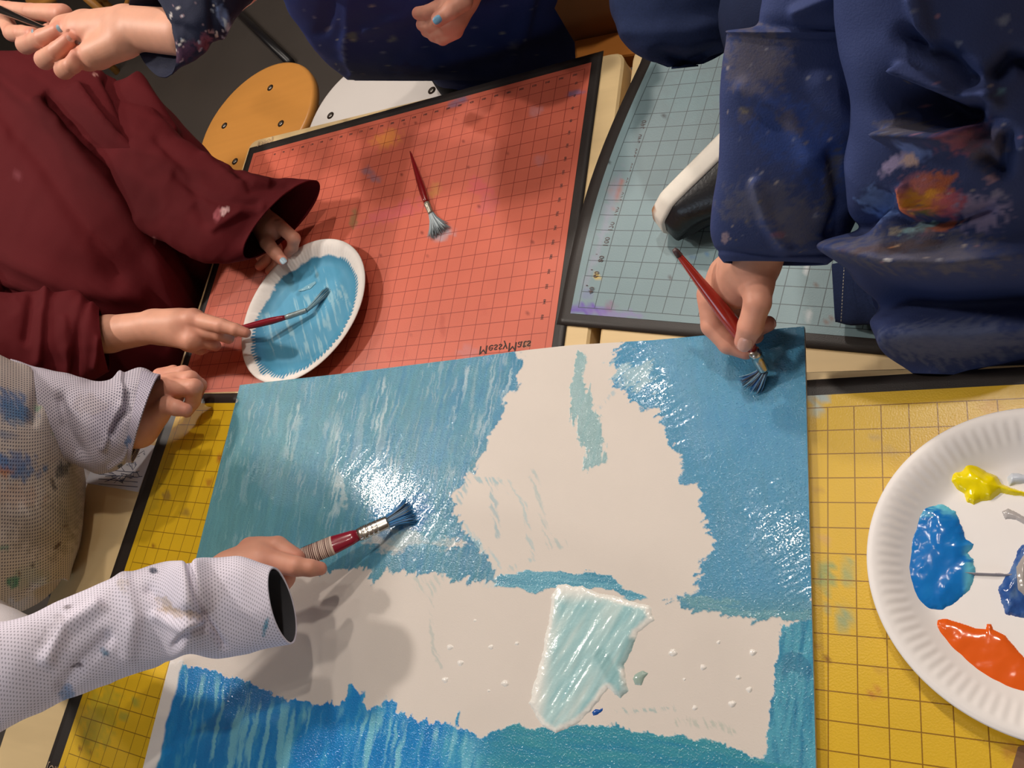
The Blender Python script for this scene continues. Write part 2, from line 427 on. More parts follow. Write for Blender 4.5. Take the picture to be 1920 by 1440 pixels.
G_ST = [(1100, 580, 34, 10, 6, '#6a4fae', .95), (1150, 588, 46, 8, 6, '#8a6fb8', .6), (1145, 575, 10, 10, 0, '#8a4a78', .6), (1118, 518, 9, 5, 0, '#d9b640', .9), (1100, 552, 12, 10, 0, '#7a78b0', .5),
        (1160, 360, 6, 26, 14, '#a86a62', .8), (1150, 352, 9, 18, 0, '#b08a90', .5), (1245, 218, 5, 4, 0, '#20242c', 1), (1142, 303, 2.5, 2.5, 0, '#20242c', 1), (1195, 284, 2.5, 2.5, 0, '#20242c', 1), (1255, 520, 5, 4, -30, '#4a3a40', .9),
        (1530, 535, 8, 4, -25, '#6a5a52', .9), (1512, 505, 5, 16, 0, '#d8dce0', .8), (1515, 590, 6, 12, 15, '#d8dce0', .6), (1555, 600, 9, 5, -10, '#7a5a50', .8), (1300, 480, 5, 3, 0, '#5a7aa0', .8), (1325, 478, 6, 3, -30, '#4a78a8', .8),
        (1120, 470, 6, 90, 20, '#8f95a8', .75), (1145, 380, 6, 60, 17, '#8f95a8', .7), (1300, 180, 50, 40, 0, '#7da0a8', .4), (1229, 602, 3, 2, 0, '#20242c', 1)]
gm, gL = craft_mat('blue-grey gridded craft mat with a black border, partly under a squatting child', 'grey_grid_print', (-.236527, .257112), -.19675642, (-1, -14), (28, 5), '#7b949b', '#323f45', G_ST, ZT+HL+.0008,
                   curl=lambda I, J: (.013*np.exp(-((I+2)/2.5)**2)*np.sin((J+12)/18*3.14).clip(0, 1)*-1, 0*I, .006*np.exp(-((I+2.4)/2)**2)*np.sin((J+12)/17*3.14).clip(0, 1)))
YL_ST = [(412, 858, 8, 7, 0, '#b05a26', .9), (392, 905, 5, 14, 40, '#b06a26', .7), (300, 855, 24, 60, 18, '#b8a238', .5), (280, 930, 20, 40, 18, '#a89030', .4), (190, 1345, 30, 60, 15, '#8f9a3a', .45), (255, 1318, 8, 8, 0, '#7fa04a', .6), (232, 1342, 10, 10, 0, '#8fa04a', .6), (350, 962, 10, 8, 0, '#8a6a30', .7), (312, 928, 8, 9, 0, '#7a5a40', .6),
         (288, 1023, 5, 2.5, 0, '#8a4a1a', .9), (170, 1412, 4, 4, 0, '#8a4a1a', .8), (150, 1405, 3, 5, 0, '#8a4a1a', .8), (265, 1352, 1.8, 1.8, 0, '#3a2a1a', 1), (410, 788, 2, 2, 0, '#6a5a2a', .9), (330, 800, 30, 20, 0, '#c08a30', .35)]
ym, yL = craft_mat('left yellow gridded craft mat between the dotted-smock child and the board', 'left_yellow_grid_print', (-.763520, .0355711), -.0495904, (-2, 0), (16.6, 22), '#e4b81c', '#7d5208', YL_ST, ZT, rough=.5, bord=.68, marg=.5, bordx=1.15)
YR_ST = [(1548, 1080, 15, 34, 5, '#86a06a', .85), (1590, 1075, 12, 26, -8, '#93a878', .75), (1585, 1160, 14, 30, 5, '#7fa286', .8), (1550, 1140, 9, 8, 0, '#8aa080', .6), (1530, 730, 22, 34, 0, '#9db9c4', .85), (1527, 775, 12, 14, 0, '#b4c4ba', .8),
         (1535, 1210, 7, 6, 0, '#a87040', .6), (1551, 1236, 3.5, 3.5, 0, '#7a4a14', .9), (1640, 1300, 12, 9, 0, '#c0703a', .7), (1655, 1306, 4, 3, 0, '#7a4a14', .8), (1642, 818, 7, 6, 0, '#b89a60', .7), (1665, 845, 22, 6, 0, '#b89a60', .5), (1545, 1010, 9, 10, 0, '#cfa066', .6), (1535, 920, 9, 8, 0, '#b88a3a', .5), (1900, 1410, 14, 14, 0, '#b9783a', .6), (1650, 1255, 8, 6, 0, '#c09040', .5), (1860, 765, 20, 12, 0, '#c98a3c', .4)]
craft_mat('right yellow gridded craft mat under the palette plate', 'right_yellow_grid_print', (0, 0), 0, (-9, 0), (21, 20), '#d9b02a', '#7d5210', YR_ST, ZT+.0003, rough=.3, bord=.72, marg=.56)
def printed(parent, name, items, m, z):
    L = [lettering(name, *it, None, None, z) for it in items]
    V, F = joinvf(L); o = mesh(name, V, F, parent, m, smooth=False); return o
# red mat lettering, flipped as the photograph shows it
_a = at(897, 662, HL); _b = at(985, 652, HL)
_d = (_b-_a)[:2]
o = printed(rm, 'lettering', [('MessyMats', _a[:2]-np.array([.0, -.0085]), _d, .0160, -1, )], mink, ZT+HL+.0003); o['label'] = 'black hand-drawn lettering'
_a = at(480, 279, HL); _b = at(506, 270, HL)
o = printed(rm, 'corner_logo', [('[OIIO]', _a[:2]+np.array([0, .012]), (_b-_a)[:2], .0125, -1)], mlogo, ZT+HL+.0004); o['label'] = 'tiny pale boxed logo on the border corner'
_a = at(89, 1434, 0); _b = at(122, 1444, 0)
o = printed(ym, 'corner_logo', [('[OIIO]', _a[:2]+np.array([0, .001]), (_b-_a)[:2], .0125, -1)], mlogo, ZT+.0004); o['label'] = 'tiny pale boxed logo on the border corner'
_it = []
for k in range(1, 29):
    p = rL(-k+.15, .22); _it.append((str(20*(30-k)), p, rL(1., 0)-rL(0., 0), .0046, -1))
for k in range(1, 19):
    p = rL(-.55, k+.15); _it.append((str(20*k), p, rL(0., -1.)-rL(0., 0), .0046, -1))
printed(rm, 'ruler_print', _it, mink2, ZT+HL+.0003)
_it = []
for k in range(0, 12):
    _it.append((str(40+20*k), gL(-.72, 4.15-k), gL(0., -1.)-gL(0., 0), .0085, -1))
    _it.append(('-', gL(-1.02, 3.56-k), gL(1., 0)-gL(0., 0), .009, -1))
printed(gm, 'ruler_print', _it, mink2, ZT+HL+.0024)

# ------------------------------------------------------------------ painted board
BT = ZT+.0065                  # top face of the board
cTL, cTR, cBL = at(450, 722, .0065), at(1508, 612, .0065), at(268, 1440, .0065)
NI, NJ = 860, 640
ev = (cBL-cTL)[:2]; ev = ev/np.linalg.norm(ev)*.5; eu = (cTR-cTL)[:2]
S, Tq = np.meshgrid(np.linspace(0, 1, NI), np.linspace(0, 1, NJ), indexing='ij')
r_edge = at(1530, 1440, .0065)[:2]
BX = cTL[0]+eu[0]*S+ev[0]*Tq; BY = cTL[1]+eu[1]*S+ev[1]*Tq
# the sides as the photograph shows them: the right edge leans out a little
lean = ((r_edge[0]-(cTR[0]+ev[0]*((r_edge[1]-cTR[1])/ev[1])))*Tq/((r_edge[1]-cTR[1])/ev[1])); BX = BX+lean*S
BZ = np.full(S.shape, BT)
# the top edge bows a little over the lower tables
bow = np.interp(S, [0, .25, .5, .6, .68, .8, 1], [0, .001, .004, .006, .006, .002, 0]); BY = BY+bow*np.exp(-Tq*6)
P = pix(np.stack([BX, BY, BZ], -1)); px, py = P[..., 0].ravel(), P[..., 1].ravel()
def rot2(x, y, deg): a = math.radians(deg); return x*math.cos(a)+y*math.sin(a), -x*math.sin(a)+y*math.cos(a)
wx = (fbm(px/22, py/22, s=1)-.5)*26+(fbm(px/5, py/5, s=2, o=3)-.5)*12; wy = (fbm(px/22, py/22, s=3)-.5)*26+(fbm(px/5, py/5, s=4, o=3)-.5)*12
def streak(deg, ln, wd, s):
    u, v = rot2(px+.3*wx, py+.3*wy, deg); return fbm(u/ln, v/wd, s=s, o=4)
C = np.tile(lin('#dad0c7'), (px.size, 1))*(.97+.06*fbm(px/90, py/90, s=9))[:, None]
RO = np.full(px.size, .62); HT = np.zeros(px.size)
def lay(sd, c, dry, st, rough=.08, soft=3., ht=.00025, thr=.46):
    """one coat: solid inside, broken dry-brush streaks in the outer `dry` pixels"""
    global C, RO, HT
    cov = sm(-soft, soft, sd)*np.clip(sm(thr, thr-.16, 1-st-1.0*np.clip(sd/max(dry, 1), 0, 1)+.22), 0, 1)
    f = cov[:, None]; C = C*(1-f)+c*f; RO = RO*(1-cov)+rough*cov; HT = np.maximum(HT*(1-cov*.5), cov*ht*(.4+st))
    return cov
s_v = streak(105, 70, 6, 21); s_v2 = streak(98, 120, 9, 22); s_h = streak(4, 110, 6, 23); s_d = streak(125, 60, 6, 24)
def ramp(t, cols):
    cs = np.array([lin(c) for c in cols]); x = np.clip(t, 0, 1)*(len(cs)-1); i = np.clip(x.astype(int), 0, len(cs)-2); f = (x-i)[:, None]
    return cs[i]*(1-f)+cs[i+1]*f
big = fbm(px/160, py/160, s=31); big2 = fbm(px/70, py/110, s=32)
UL = [(440, 700), (1000, 640), (985, 668), (977, 705), (960, 760), (930, 830), (900, 890), (848, 937), (872, 975), (905, 1015), (932, 1060), (938, 1104), (880, 1100), (800, 1090), (760, 1086), (722, 1080), (712, 1102), (696, 1100), (686, 1078), (600, 1076), (500, 1070), (330, 1085)]
cUL = ramp(.15+.5*s_v+.35*(big2-.5)+.25*(np.clip((px-380)/600, 0, 1)-.5), ['#6197a2', '#5b96a6', '#5795ae', '#4b8cb0', '#5a99b5', '#7fadbd'])
grn = sm(650, 380, px)*sm(700, 900, py)*.55; cUL = cUL*(1-grn[:, None])+lin('#6ba2a6')*grn[:, None]
_u, _v = rot2(px+.3*wx, py+.3*wy, 103); fine = fbm(_u/34, _v/2.6, s=48, o=3); cUL = cUL*(.86+.28*fine)[:, None]
f = sm(.56, .74, fine)*sm(.45, .65, fbm(px/45, py/60, s=49))*.3; cUL = cUL*(1-f[:, None])+lin('#b9cdd0')*f[:, None]
lay(polysd(UL, px+wx, py+wy), cUL, 26, s_d)
# pale scrubbed streaks through the left field
f = sm(.58, .74, s_v2)*sm(.44, .64, fbm(px/60, py/90, s=41))*polysd(UL, px, py).clip(0, 1)*.25; C = C*(1-f[:, None])+lin('#b4cfd4')*f[:, None]
for ln_, wd_ in (([(930, 690), (920, 760), (890, 850)], 9), ([(880, 690), (862, 740), (845, 800)], 7), ([(955, 690), (945, 760)], 5), ([(720, 720), (712, 800), (740, 900)], 16), ([(640, 740), (630, 830), (625, 960)], 12), ([(560, 760), (540, 850)], 14)):
    f = sm(wd_*1.3, 0, linesd(ln_, px+.5*wx, py+.5*wy))*sm(.44, .66, fine)*.6; C = C*(1-f[:, None])+lin('#b9d4da')*f[:, None]
for (x, y, rx, ry, c, al) in ((740, 1010, 60, 26, '#d5d0c8', .8), (850, 1020, 30, 12, '#d9d2c8', .8), (700, 1045, 40, 12, '#5c9cb8', .6), (790, 1000, 70, 40, '#6aa6b8', .5), (640, 920, 10, 40, '#c8d8d8', .5), (725, 975, 30, 40, '#4c92c4', .7), (775, 960, 34, 40, '#2f74b0', .75)):
    e = np.sqrt(((px+wx*1.3-x)/rx)**2+((py+wy*1.3-y)/ry)**2); f = al*sm(1.1, .6, e+(s_h-.5)*.9); C = C*(1-f[:, None])+lin(c)*f[:, None]
UR = [(1150, 628), (1530, 590), (1540, 1168), (1480, 1166), (1400, 1165), (1300, 1150), (1235, 1130), (1285, 1112), (1300, 1105), (1300, 1060), (1330, 1020), (1312, 985), (1302, 920), (1272, 905), (1267, 850), (1247, 832), (1236, 790), (1222, 772), (1180, 766), (1168, 745), (1135, 725), (1150, 690), (1132, 675), (1160, 652)]
cUR = ramp(.2+.45*streak(80, 90, 9, 26)+.5*(big-.5), ['#4d8aaa', '#5393b4', '#5195bb', '#4a8fb9', '#62a2c2'])
f = sm(1090, 1160, py); cUR = cUR*(1-f[:, None])+lin('#5b93a8')*f[:, None]
lay(polysd(UR, px+wx, py+wy), cUR, 22, streak(150, 40, 5, 27), rough=.09)
e = polysd([(1115, 665), (1240, 640), (1250, 770), (1130, 735)], px+wx, py+wy); lay(e, lin('#9cc0ce'), 60, streak(140, 45, 4, 28), thr=.32)
lay(polysd([(1078, 655), (1106, 655), (1104, 730), (1126, 770), (1143, 830), (1140, 872), (1118, 885), (1076, 900), (1090, 850), (1066, 790), (1064, 720), (1072, 690)], px+wx, py+wy), ramp(s_v, ['#8fb0b4', '#9dbcc0', '#7fabb2']), 22, streak(97, 60, 4, 29), thr=.40)
lay(polysd([(1245, 1118), (1330, 1108), (1420, 1130), (1530, 1140), (1530, 1170), (1400, 1164), (1300, 1148)], px+wx, py+wy), lin('#6a9fae'), 40, s_h)
lay(polysd([(925, 1072), (1010, 1066), (1110, 1068), (1150, 1072), (1172, 1100), (1225, 1125), (1180, 1128), (1140, 1108), (1030, 1104), (1005, 1120), (985, 1106), (925, 1104)], px+.5*wx, py+.5*wy), ramp(s_h, ['#3f86a4', '#4d94b0', '#6eaec4', '#3c86a8']), 12, s_h, rough=.18)
# thin drawn loops
for ln_, wd_, c in (([(860, 940), (880, 900), (930, 905), (925, 960), (935, 1000)], 10, '#8fb4bf'), ([(900, 900), (950, 905), (985, 960), (1000, 1050), (960, 1066)], 7, '#a8c2c6'), ([(1000, 890), (1015, 960), (1030, 1020), (1060, 1020)], 9, '#a9bdbd'), ([(870, 985), (905, 1030), (935, 1062)], 10, '#a8c8d0'), ([(806, 1120), (812, 1200), (825, 1250)], 6, '#b5bdb8'), ([(780, 1090), (805, 1110), (822, 1085)], 14, '#b7c2bd'), ([(1285, 1345), (1293, 1400)], 2, '#5a6a70'), ([(1145, 1335), (1200, 1330), (1270, 1328)], 6, '#8ab0b0'), ([(1270, 1355), (1340, 1358), (1375, 1370)], 10, '#b4bdb2'), ([(1120, 770), (1180, 700)], 6, '#9fbcc8')):
    f = sm(wd_, wd_*.3, linesd(ln_, px+.6*wx, py+.6*wy))*sm(.44, .64, streak(60, 40, 4, 33))*.65; C = C*(1-f[:, None])+lin(c)*f[:, None]
BL = [(200, 1225), (335, 1240), (400, 1255), (470, 1278), (520, 1305), (600, 1316), (648, 1312), (655, 1285), (682, 1288), (688, 1324), (712, 1322), (720, 1300), (742, 1304), (748, 1334), (790, 1345), (856, 1356), (862, 1325), (872, 1358), (900, 1374), (950, 1352), (1010, 1362), (1100, 1358), (1150, 1350), (1200, 1368), (1300, 1380), (1380, 1400), (1450, 1420), (1560, 1440), (1560, 1600), (150, 1600)]
tb = sm(820, 960, px)
s_b = streak(102, 60, 10, 34); s_b2 = streak(8, 90, 9, 35)
cBL = ramp(.1+.75*s_b+.3*(big2-.5), ['#1c74b4', '#1a7cc4', '#1f86cc', '#4aa6cc', '#7cc4d6'])*(1-tb[:, None])+ramp(.1+.8*s_b2, ['#2a7ba6', '#3088aa', '#3f94a6', '#5aa4ae'])*tb[:, None]
lay(polysd(BL, px+.6*wx, py+.9*wy+8*(s_b-.5)*(1-tb)), cBL, 14, s_b*(1-tb)+s_b2*tb, rough=.15)
f = sm(.54, .70, streak(100, 130, 12, 36))*sm(0, 30, polysd(BL, px, py))*(1-tb)*.85; C = C*(1-f[:, None])+lin('#7cc6d8')*f[:, None]
lay(polysd([(1462, 1168), (1560, 1150), (1570, 1460), (1428, 1430), (1444, 1335), (1452, 1270)], px+.6*wx, py+.6*wy), ramp(streak(95, 60, 9, 37)*.9+.05, ['#2e6f98', '#3a86aa', '#58a6be', '#3d8fb4']), 10, streak(95, 40, 4, 38))
f = sm(5, 2, np.abs(np.sqrt((px-1487)**2*1.6+(py-1270)**2)-30)-14)*.5*sm(1450, 1475, px)*sm(1285, 1255, py); C = C*(1-f[:, None])+lin('#2b6690')*f[:, None]
# bare white strip kept down the lower left side
f = sm(.032, .026, S.ravel()+(fbm(py/30, px/30, s=44)-.5)*.012)*sm(1225, 1245, py); C = C*(1-f[:, None])+lin('#e9e4e0')*f[:, None]; RO = RO*(1-f)+.6*f
PATCH = [(1045, 1097), (1062, 1094), (1075, 1100), (1092, 1098), (1112, 1110), (1150, 1118), (1185, 1128), (1218, 1136), (1226, 1162), (1196, 1186), (1188, 1210), (1170, 1248), (1178, 1296), (1163, 1308), (1140, 1290), (1118, 1322), (1088, 1352), (1044, 1376), (1018, 1362), (992, 1318), (1002, 1280), (1016, 1235), (1028, 1170), (1034, 1120)]
HTf = HT.reshape(S.shape)
Vb = np.stack([BX, BY, BZ+HTf], -1).reshape(-1, 3)
ii = np.arange(NI*NJ).reshape(NI, NJ)
Fb = np.stack([ii[:-1, :-1], ii[:-1, 1:], ii[1:, 1:], ii[1:, :-1]], -1).reshape(-1, 4)
board = empty('painted_board', (float(BX.mean()), float(BY.mean()), BT-.006), 'large white board half painted with blue sky and sea, spread across the tables', 'painting')
mpaint = mat('board_paint', None, .4, .5, rough_attr=True, bump=(620, .5, .0005))
_nt = mpaint.node_tree; _bp = [n for n in _nt.nodes if n.type == 'BUMP'][0]; _ra = [n for n in _nt.nodes if n.type == 'ATTRIBUTE' and n.attribute_name == 'Rough'][0]
_ns = [n for n in _nt.nodes if n.type == 'TEX_NOISE'][0]; _ns.inputs['Detail'].default_value = 1
_nt.links.new(mth(_nt, 'POWER', mth(_nt, 'MULTIPLY', mth(_nt, 'MAXIMUM', mth(_nt, 'SUBTRACT', _ns.outputs[0], .46), 0), 3.2), 1.5), _bp.inputs['Height'])
_nt.links.new(mth(_nt, 'MULTIPLY_ADD', _ra.outputs['Fac'], -1.2, .82), _bp.inputs['Strength'])
o = mesh('painted_face', Vb, Fb, board, mpaint, col=C, attrs={'Rough': RO}); o['label'] = 'bare off-white ground with blue acrylic areas'
rim = list(ii[:, 0])+list(ii[-1, 1:])+list(ii[::-1, -1][1:])+list(ii[0, ::-1][1:-1])
Rm_ = Vb[rim]; n = len(Rm_); Vs = np.concatenate([Rm_-[0, 0, .0001], Rm_*[1, 1, 0]+[0, 0, BT-.005]]); Fs = [[k, n+k, n+(k+1) % n, (k+1) % n] for k in range(n)]+[list(range(n, 2*n))]
mesh('board_backing', Vs, Fs, board, mat('board_core', '#d9d6d2', .8, .3, var=(30, .05)), smooth=False)
def blob(name, poly, z, thick, edge, colf, parent, m, wob=6, res=1.1, ridges=None, hid=0):
    """paint laid on a flat surface: a relief that rises from its outline"""
    A = np.array([at(x, y, z-ZT)[:2] for x, y in poly]); lo, hi = A.min(0)-.004, A.max(0)+.004
    st = res*.0005
    X, Y = np.meshgrid(np.arange(lo[0], hi[0], st), np.arange(lo[1], hi[1], st), indexing='ij')
    Q = pix(np.stack([X, Y, np.full(X.shape, z)], -1)); x, y = Q[..., 0], Q[..., 1]
    s_ = hash(name) % 7
    sd = polysd(poly, x+(fbm(x/12, y/12, s=hid+71)-.5)*wob, y+(fbm(x/12, y/12, s=hid+72)-.5)*wob)
    hgt = thick*(1-np.exp(-np.clip(sd, 0, None)/edge))*(1+.4*(fbm(x/30, y/30, s=hid+73, o=2)-.5))
    if ridges: hgt = hgt*(1+ridges[1]*(fbm(*[q/w_ for q, w_ in zip(rot2(x, y, ridges[0]), (60, ridges[2]))], s=hid+74, o=2)-.5))
    hgt = np.where(sd > 0, hgt, -.0004); keep = sd > -2.2
    k = keep[:-1, :-1] & keep[1:, :-1] & keep[:-1, 1:] & keep[1:, 1:]
    a = np.arange(X.size).reshape(X.shape); F = np.stack([a[:-1, :-1], a[1:, :-1], a[1:, 1:], a[:-1, 1:]], -1)[k]
    u, inv = np.unique(F, return_inverse=True)
    V = np.stack([X, Y, z+hgt], -1).reshape(-1, 3)[u]
    c = colf(x.ravel()[u], y.ravel()[u], sd.ravel()[u]) if callable(colf) else np.tile(lin(colf), (len(u), 1))
    return mesh(name, V, inv.reshape(F.shape), parent, m, col=c)
mwet = mat('wet_paint', None, .14, .5, bump=(140, .10, .001)); mwet2 = mat('thick_wet_paint', None, .18, .5, bump=(300, .35, .0008))
def patchcol(x, y, sd):
    u, v = rot2(x, y, 122); t = fbm(u/90, v/15, s=81)
    c = ramp(.15+.8*t, ['#e9eeec', '#cfe2e0', '#b4d6d8', '#9ccad0', '#c4dcdc'])
    f = np.maximum(sm(14, 5, sd), sm(1140, 1105, y)*.9); f = np.maximum(f, sm(1045, 1010, x+.12*(y-1250)))
    c = c*(1-f[:, None])+lin('#f0efe9')*f[:, None]
    d = np.maximum(sm(14, 4, linesd([(1185, 1205), (1165, 1245)], x, y))*.8, sm(18, 8, linesd([(1130, 1230), (1168, 1300)], x, y))*.6)
    return c*(1-d[:, None])+lin('#86b4b8')*d[:, None]
o = blob('thick_paint_patch', PATCH, BT+.0003, .0022, 6, patchcol, board, mwet2, ridges=(122, .5, 11)); o['label'] = 'thick glossy pale aqua and white paint patch'
dropspots = [(1262, 1223, 8), (1318, 1251, 6), (1411, 1223, 7), (1373, 1320, 7), (1405, 1293, 6), (1347, 1170+34, 4), (1385, 1270, 5), (1303, 1327, 5), (843, 1213, 6), (863, 1243, 6), (835, 1275, 6), (921, 1213, 5), (947, 1281, 7), (969, 1206, 4), (890, 1163, 3), (916, 1295, 3), (1283, 1274, 3)]
for k, (x, y, r) in enumerate(dropspots):
    poly = [(x+r*math.cos(q)*(1+.2*math.sin(3*q+k)), y+r*.9*math.sin(q)) for q in np.linspace(0, 6.28, 13)[:-1]]
    o = blob('paint_drop', poly, BT+.0002, .0012, 3, '#f1ece6', board, mwet, wob=2, res=1.2, hid=k)
    if k == 0: o['label'] = 'white paint drop'
o = blob('paint_drop', [(1190, 1265), (1205, 1258), (1214, 1262), (1207, 1275), (1203, 1284), (1191, 1282), (1187, 1273)], BT+.0002, .0015, 4, '#9fb5ac', board, mwet2, wob=4); o['label'] = 'small grey-green dab'
o = blob('paint_drop', [(1110, 1336), (1116, 1330), (1124, 1331), (1130, 1327), (1129, 1333), (1120, 1340), (1113, 1342)], BT+.0002, .0012, 3, '#1d56a8', board, mwet, wob=2); o['label'] = 'deep blue paint drip'

# ------------------------------------------------------------------ paper plates
mplate = mat('paper_plate', None, .55, .35, var=(50, .02))
def plate(label, c, r, z, flutes, colf, tilt=None, bend=0, seed=0, hgt=.016):
    root = empty('paper_plate', (c[0], c[1], z), label, 'plate', 'paper plates used as palettes')
    nr, na = 70, 720
    rr = np.linspace(0, 1, nr)**.8
    R_, A_ = np.meshgrid(rr, np.linspace(0, 2*np.pi, na, endpoint=False), indexing='ij')
    h = hgt*sm(.66, .97, R_)
    fl = np.cos(A_*flutes)*sm(.78, .83, R_)*sm(.95, .91, R_)
    h = h+fl*.00026-.0012*sm(.97, 1, R_)
    X = c[0]+r*R_*np.cos(A_); Y = c[1]+r*R_*np.sin(A_); Z = z+.0006+h
    if bend: Z = Z+bend*((R_*np.cos(A_-2.2))**2)
    if tilt: Z = Z+tilt[0]*(X-c[0])+tilt[1]*(Y-c[1])
    V = np.stack([X, Y, Z], -1).reshape(-1, 3); a = np.arange(nr*na).reshape(nr, na); b = np.roll(a, -1, 1)
    F = np.stack([a[:-1], a[1:], b[1:], b[:-1]], -1).reshape(-1, 4)
    q = pix(V); col = colf(q[:, 0], q[:, 1], R_.ravel(), A_.ravel(), fl.ravel())
    o = mesh('plate_body', V, F, root, mplate, col=col)
    sd = o.modifiers.new('thickness', 'SOLIDIFY'); sd.thickness = .0006; sd.offset = -1
    return root
plate_r = plate('white paper plate holding blobs of paint, on the right yellow mat', (.1427, -.1265), .1133, ZT+.0006, 92, lambda x, y, R_, A_, fl: np.tile(lin('#f1ecea'), (len(x), 1)))
PZ = ZT+.00128
def bluecol(x, y, sd):
    t = fbm(x/20, y/30, s=91); c = ramp(t, ['#0f69b8', '#1473c4', '#1a80cc'])
    f = np.maximum(sm(985, 955, y+.1*(x-1740)), sm(1800, 1818, x)*sm(1010, 1040, y)*.9); f = f*sm(.35, .6, fbm(x/30, y/12, s=92)+.15)
    return c*(1-f[:, None])+lin('#6cc4dc')*f[:, None]
def paint(label, poly, th, edge, c, wob=4, m=None, ridges=None, hid=0):
    o = blob('paint_blob', poly, PZ, th, edge, c, plate_r, m or mwet, wob=wob, ridges=ridges, res=1.0, hid=hid); o['label'] = label; return o
paint('bright blue paint blob', [(1722, 940), (1750, 942), (1772, 948), (1790, 958), (1802, 985), (1812, 1010), (1828, 1018), (1822, 1030), (1815, 1040), (1826, 1048), (1830, 1075), (1818, 1105), (1795, 1128), (1768, 1142), (1735, 1145), (1712, 1138), (1695, 1115), (1684, 1098), (1676, 1080), (1668, 1062), (1672, 1050), (1688, 1038), (1694, 1015), (1698, 1000), (1705, 975)], .0042, 14, bluecol, wob=7, ridges=(80, .3, 26))
paint('thin blue drip across the rim', [(1626, 1042), (1650, 1043), (1672, 1046), (1676, 1054), (1650, 1049), (1630, 1047)], .0012, 3, '#0f5fae', wob=1)
paint('short blue drip', [(1654, 1085), (1670, 1088), (1684, 1092), (1682, 1097), (1664, 1092)], .0012, 3, '#0f5fae', wob=1)
paint('yellow paint blob', [(1780, 890), (1790, 880), (1800, 880), (1803, 868), (1818, 864), (1835, 872), (1850, 885), (1868, 893), (1878, 908), (1895, 915), (1925, 924), (1925, 931), (1900, 929), (1876, 924), (1858, 938), (1840, 940), (1825, 947), (1812, 940), (1808, 925), (1795, 918), (1782, 905)], .0065, 8, '#efd800', wob=3, ridges=(35, .7, 22), hid=3)
paint('orange paint pool', [(1750, 1172), (1757, 1161), (1775, 1160), (1800, 1168), (1830, 1178), (1848, 1180), (1850, 1170), (1858, 1170), (1862, 1180), (1885, 1192), (1910, 1222), (1940, 1255), (1940, 1310), (1910, 1312), (1880, 1305), (1850, 1290), (1820, 1270), (1790, 1240), (1765, 1210), (1752, 1188)], .0026, 9, '#e5601c', wob=2, hid=5)
paint('grey paint smear', [(1878, 960), (1890, 953), (1902, 958), (1930, 975), (1930, 990), (1905, 975), (1884, 973)], .0016, 5, '#b3aeae', wob=2, hid=6)
paint('dark blue paint blob with a grey pool', [(1930, 1010), (1915, 1022), (1900, 1050), (1893, 1070), (1880, 1088), (1872, 1105), (1878, 1130), (1885, 1150), (1900, 1154), (1930, 1160)], .004, 9, lambda x, y, sd: ramp(fbm(x/14, y/18, s=95), ['#24407c', '#2f5699', '#6f8fb8']), wob=6, ridges=(100, .5, 14), hid=7)
paint('grey paint pool', [(1935, 1025), (1915, 1040), (1900, 1062), (1898, 1085), (1905, 1110), (1935, 1135)], .0062, 9, '#a49d9a', wob=2, hid=8)
paint('thin grey thread of paint', [(1706, 1061), (1730, 1063), (1775, 1068), (1820, 1073), (1900, 1076), (1900, 1081), (1820, 1078), (1775, 1074), (1730, 1070), (1708, 1066)], .0050, 2.5, '#9b97a0', wob=1, hid=9)
paint('lilac-white paint dab', [(1888, 895), (1897, 887), (1912, 888), (1930, 893), (1930, 905), (1905, 908), (1893, 912)], .004, 5, '#cfd6e2', wob=1, hid=10)
paint('deep blue paint dab on the rim', [(1914, 803), (1918, 808), (1935, 815), (1935, 845), (1920, 838), (1912, 824)], .012, 4, '#2238a0', wob=1, hid=11)
sc = (-.6945, .2015)
def smallcol(x, y, R_, A_, fl):
    c = np.tile(lin('#efe9e4'), (len(x), 1)); t = fbm(x/14, y/14, s=101); u, v = rot2(x, y, 75); t2 = fbm(u/70, v/10, s=102)
    p = ramp(.1+.5*t2+.45*(fbm(x/60, y/60, s=103)-.3), ['#3d8bab', '#4a98bc', '#549fc4', '#62a8c6', '#8fc0ce'])
    q_ = sm(.60, .70, fbm(u/46+3, v/5, s=104))*sm(.4, .6, fbm(x/30, y/30, s=106))*.55; p = p*(1-q_[:, None])+lin('#a9d0da')*q_[:, None]
    lim = .86+.08*(t-.5)-.05*sm(.1, .9, fl)-.075*np.cos(A_-2.0)
    f = sm(.012, -.012, R_-lim); d = sm(510, 470, x)*sm(600, 640, y)*.6; p = p*(1-d[:, None])+lin('#2b6aa0')*d[:, None]
    e = f*sm(.10, .0, lim-R_)*.45; p = p*(1-e[:, None])+lin('#2f7494')*e[:, None]
    return c*(1-f[:, None])+p*f[:, None]
plate_s = plate('round paper plate coated with blue paint on the red mat', sc, .1115, ZT+HL+.0045, 104, smallcol, tilt=(.03, -.02), bend=.003, hgt=.014)
PS = ZT+HL+.0045+.0006
for k, (pl, c) in enumerate((([(520, 505), (560, 488), (600, 492), (560, 500)], '#9cc6d4'), ([(632, 580), (642, 620), (630, 650), (636, 610)], '#a8d0da'), ([(600, 600), (606, 640), (598, 640)], '#8cc0d0'), ([(560, 545), (590, 530), (580, 540)], '#86b8cc'), ([(520, 690), (560, 686), (545, 692)], '#86b8cc'))):
    o = blob('paint_ridge', pl, PS+.0004, .0015, 4, c, plate_s, mwet, wob=4, res=1.2, hid=20+k)
    if k == 0: o['label'] = 'pale streaks in the blue paint'

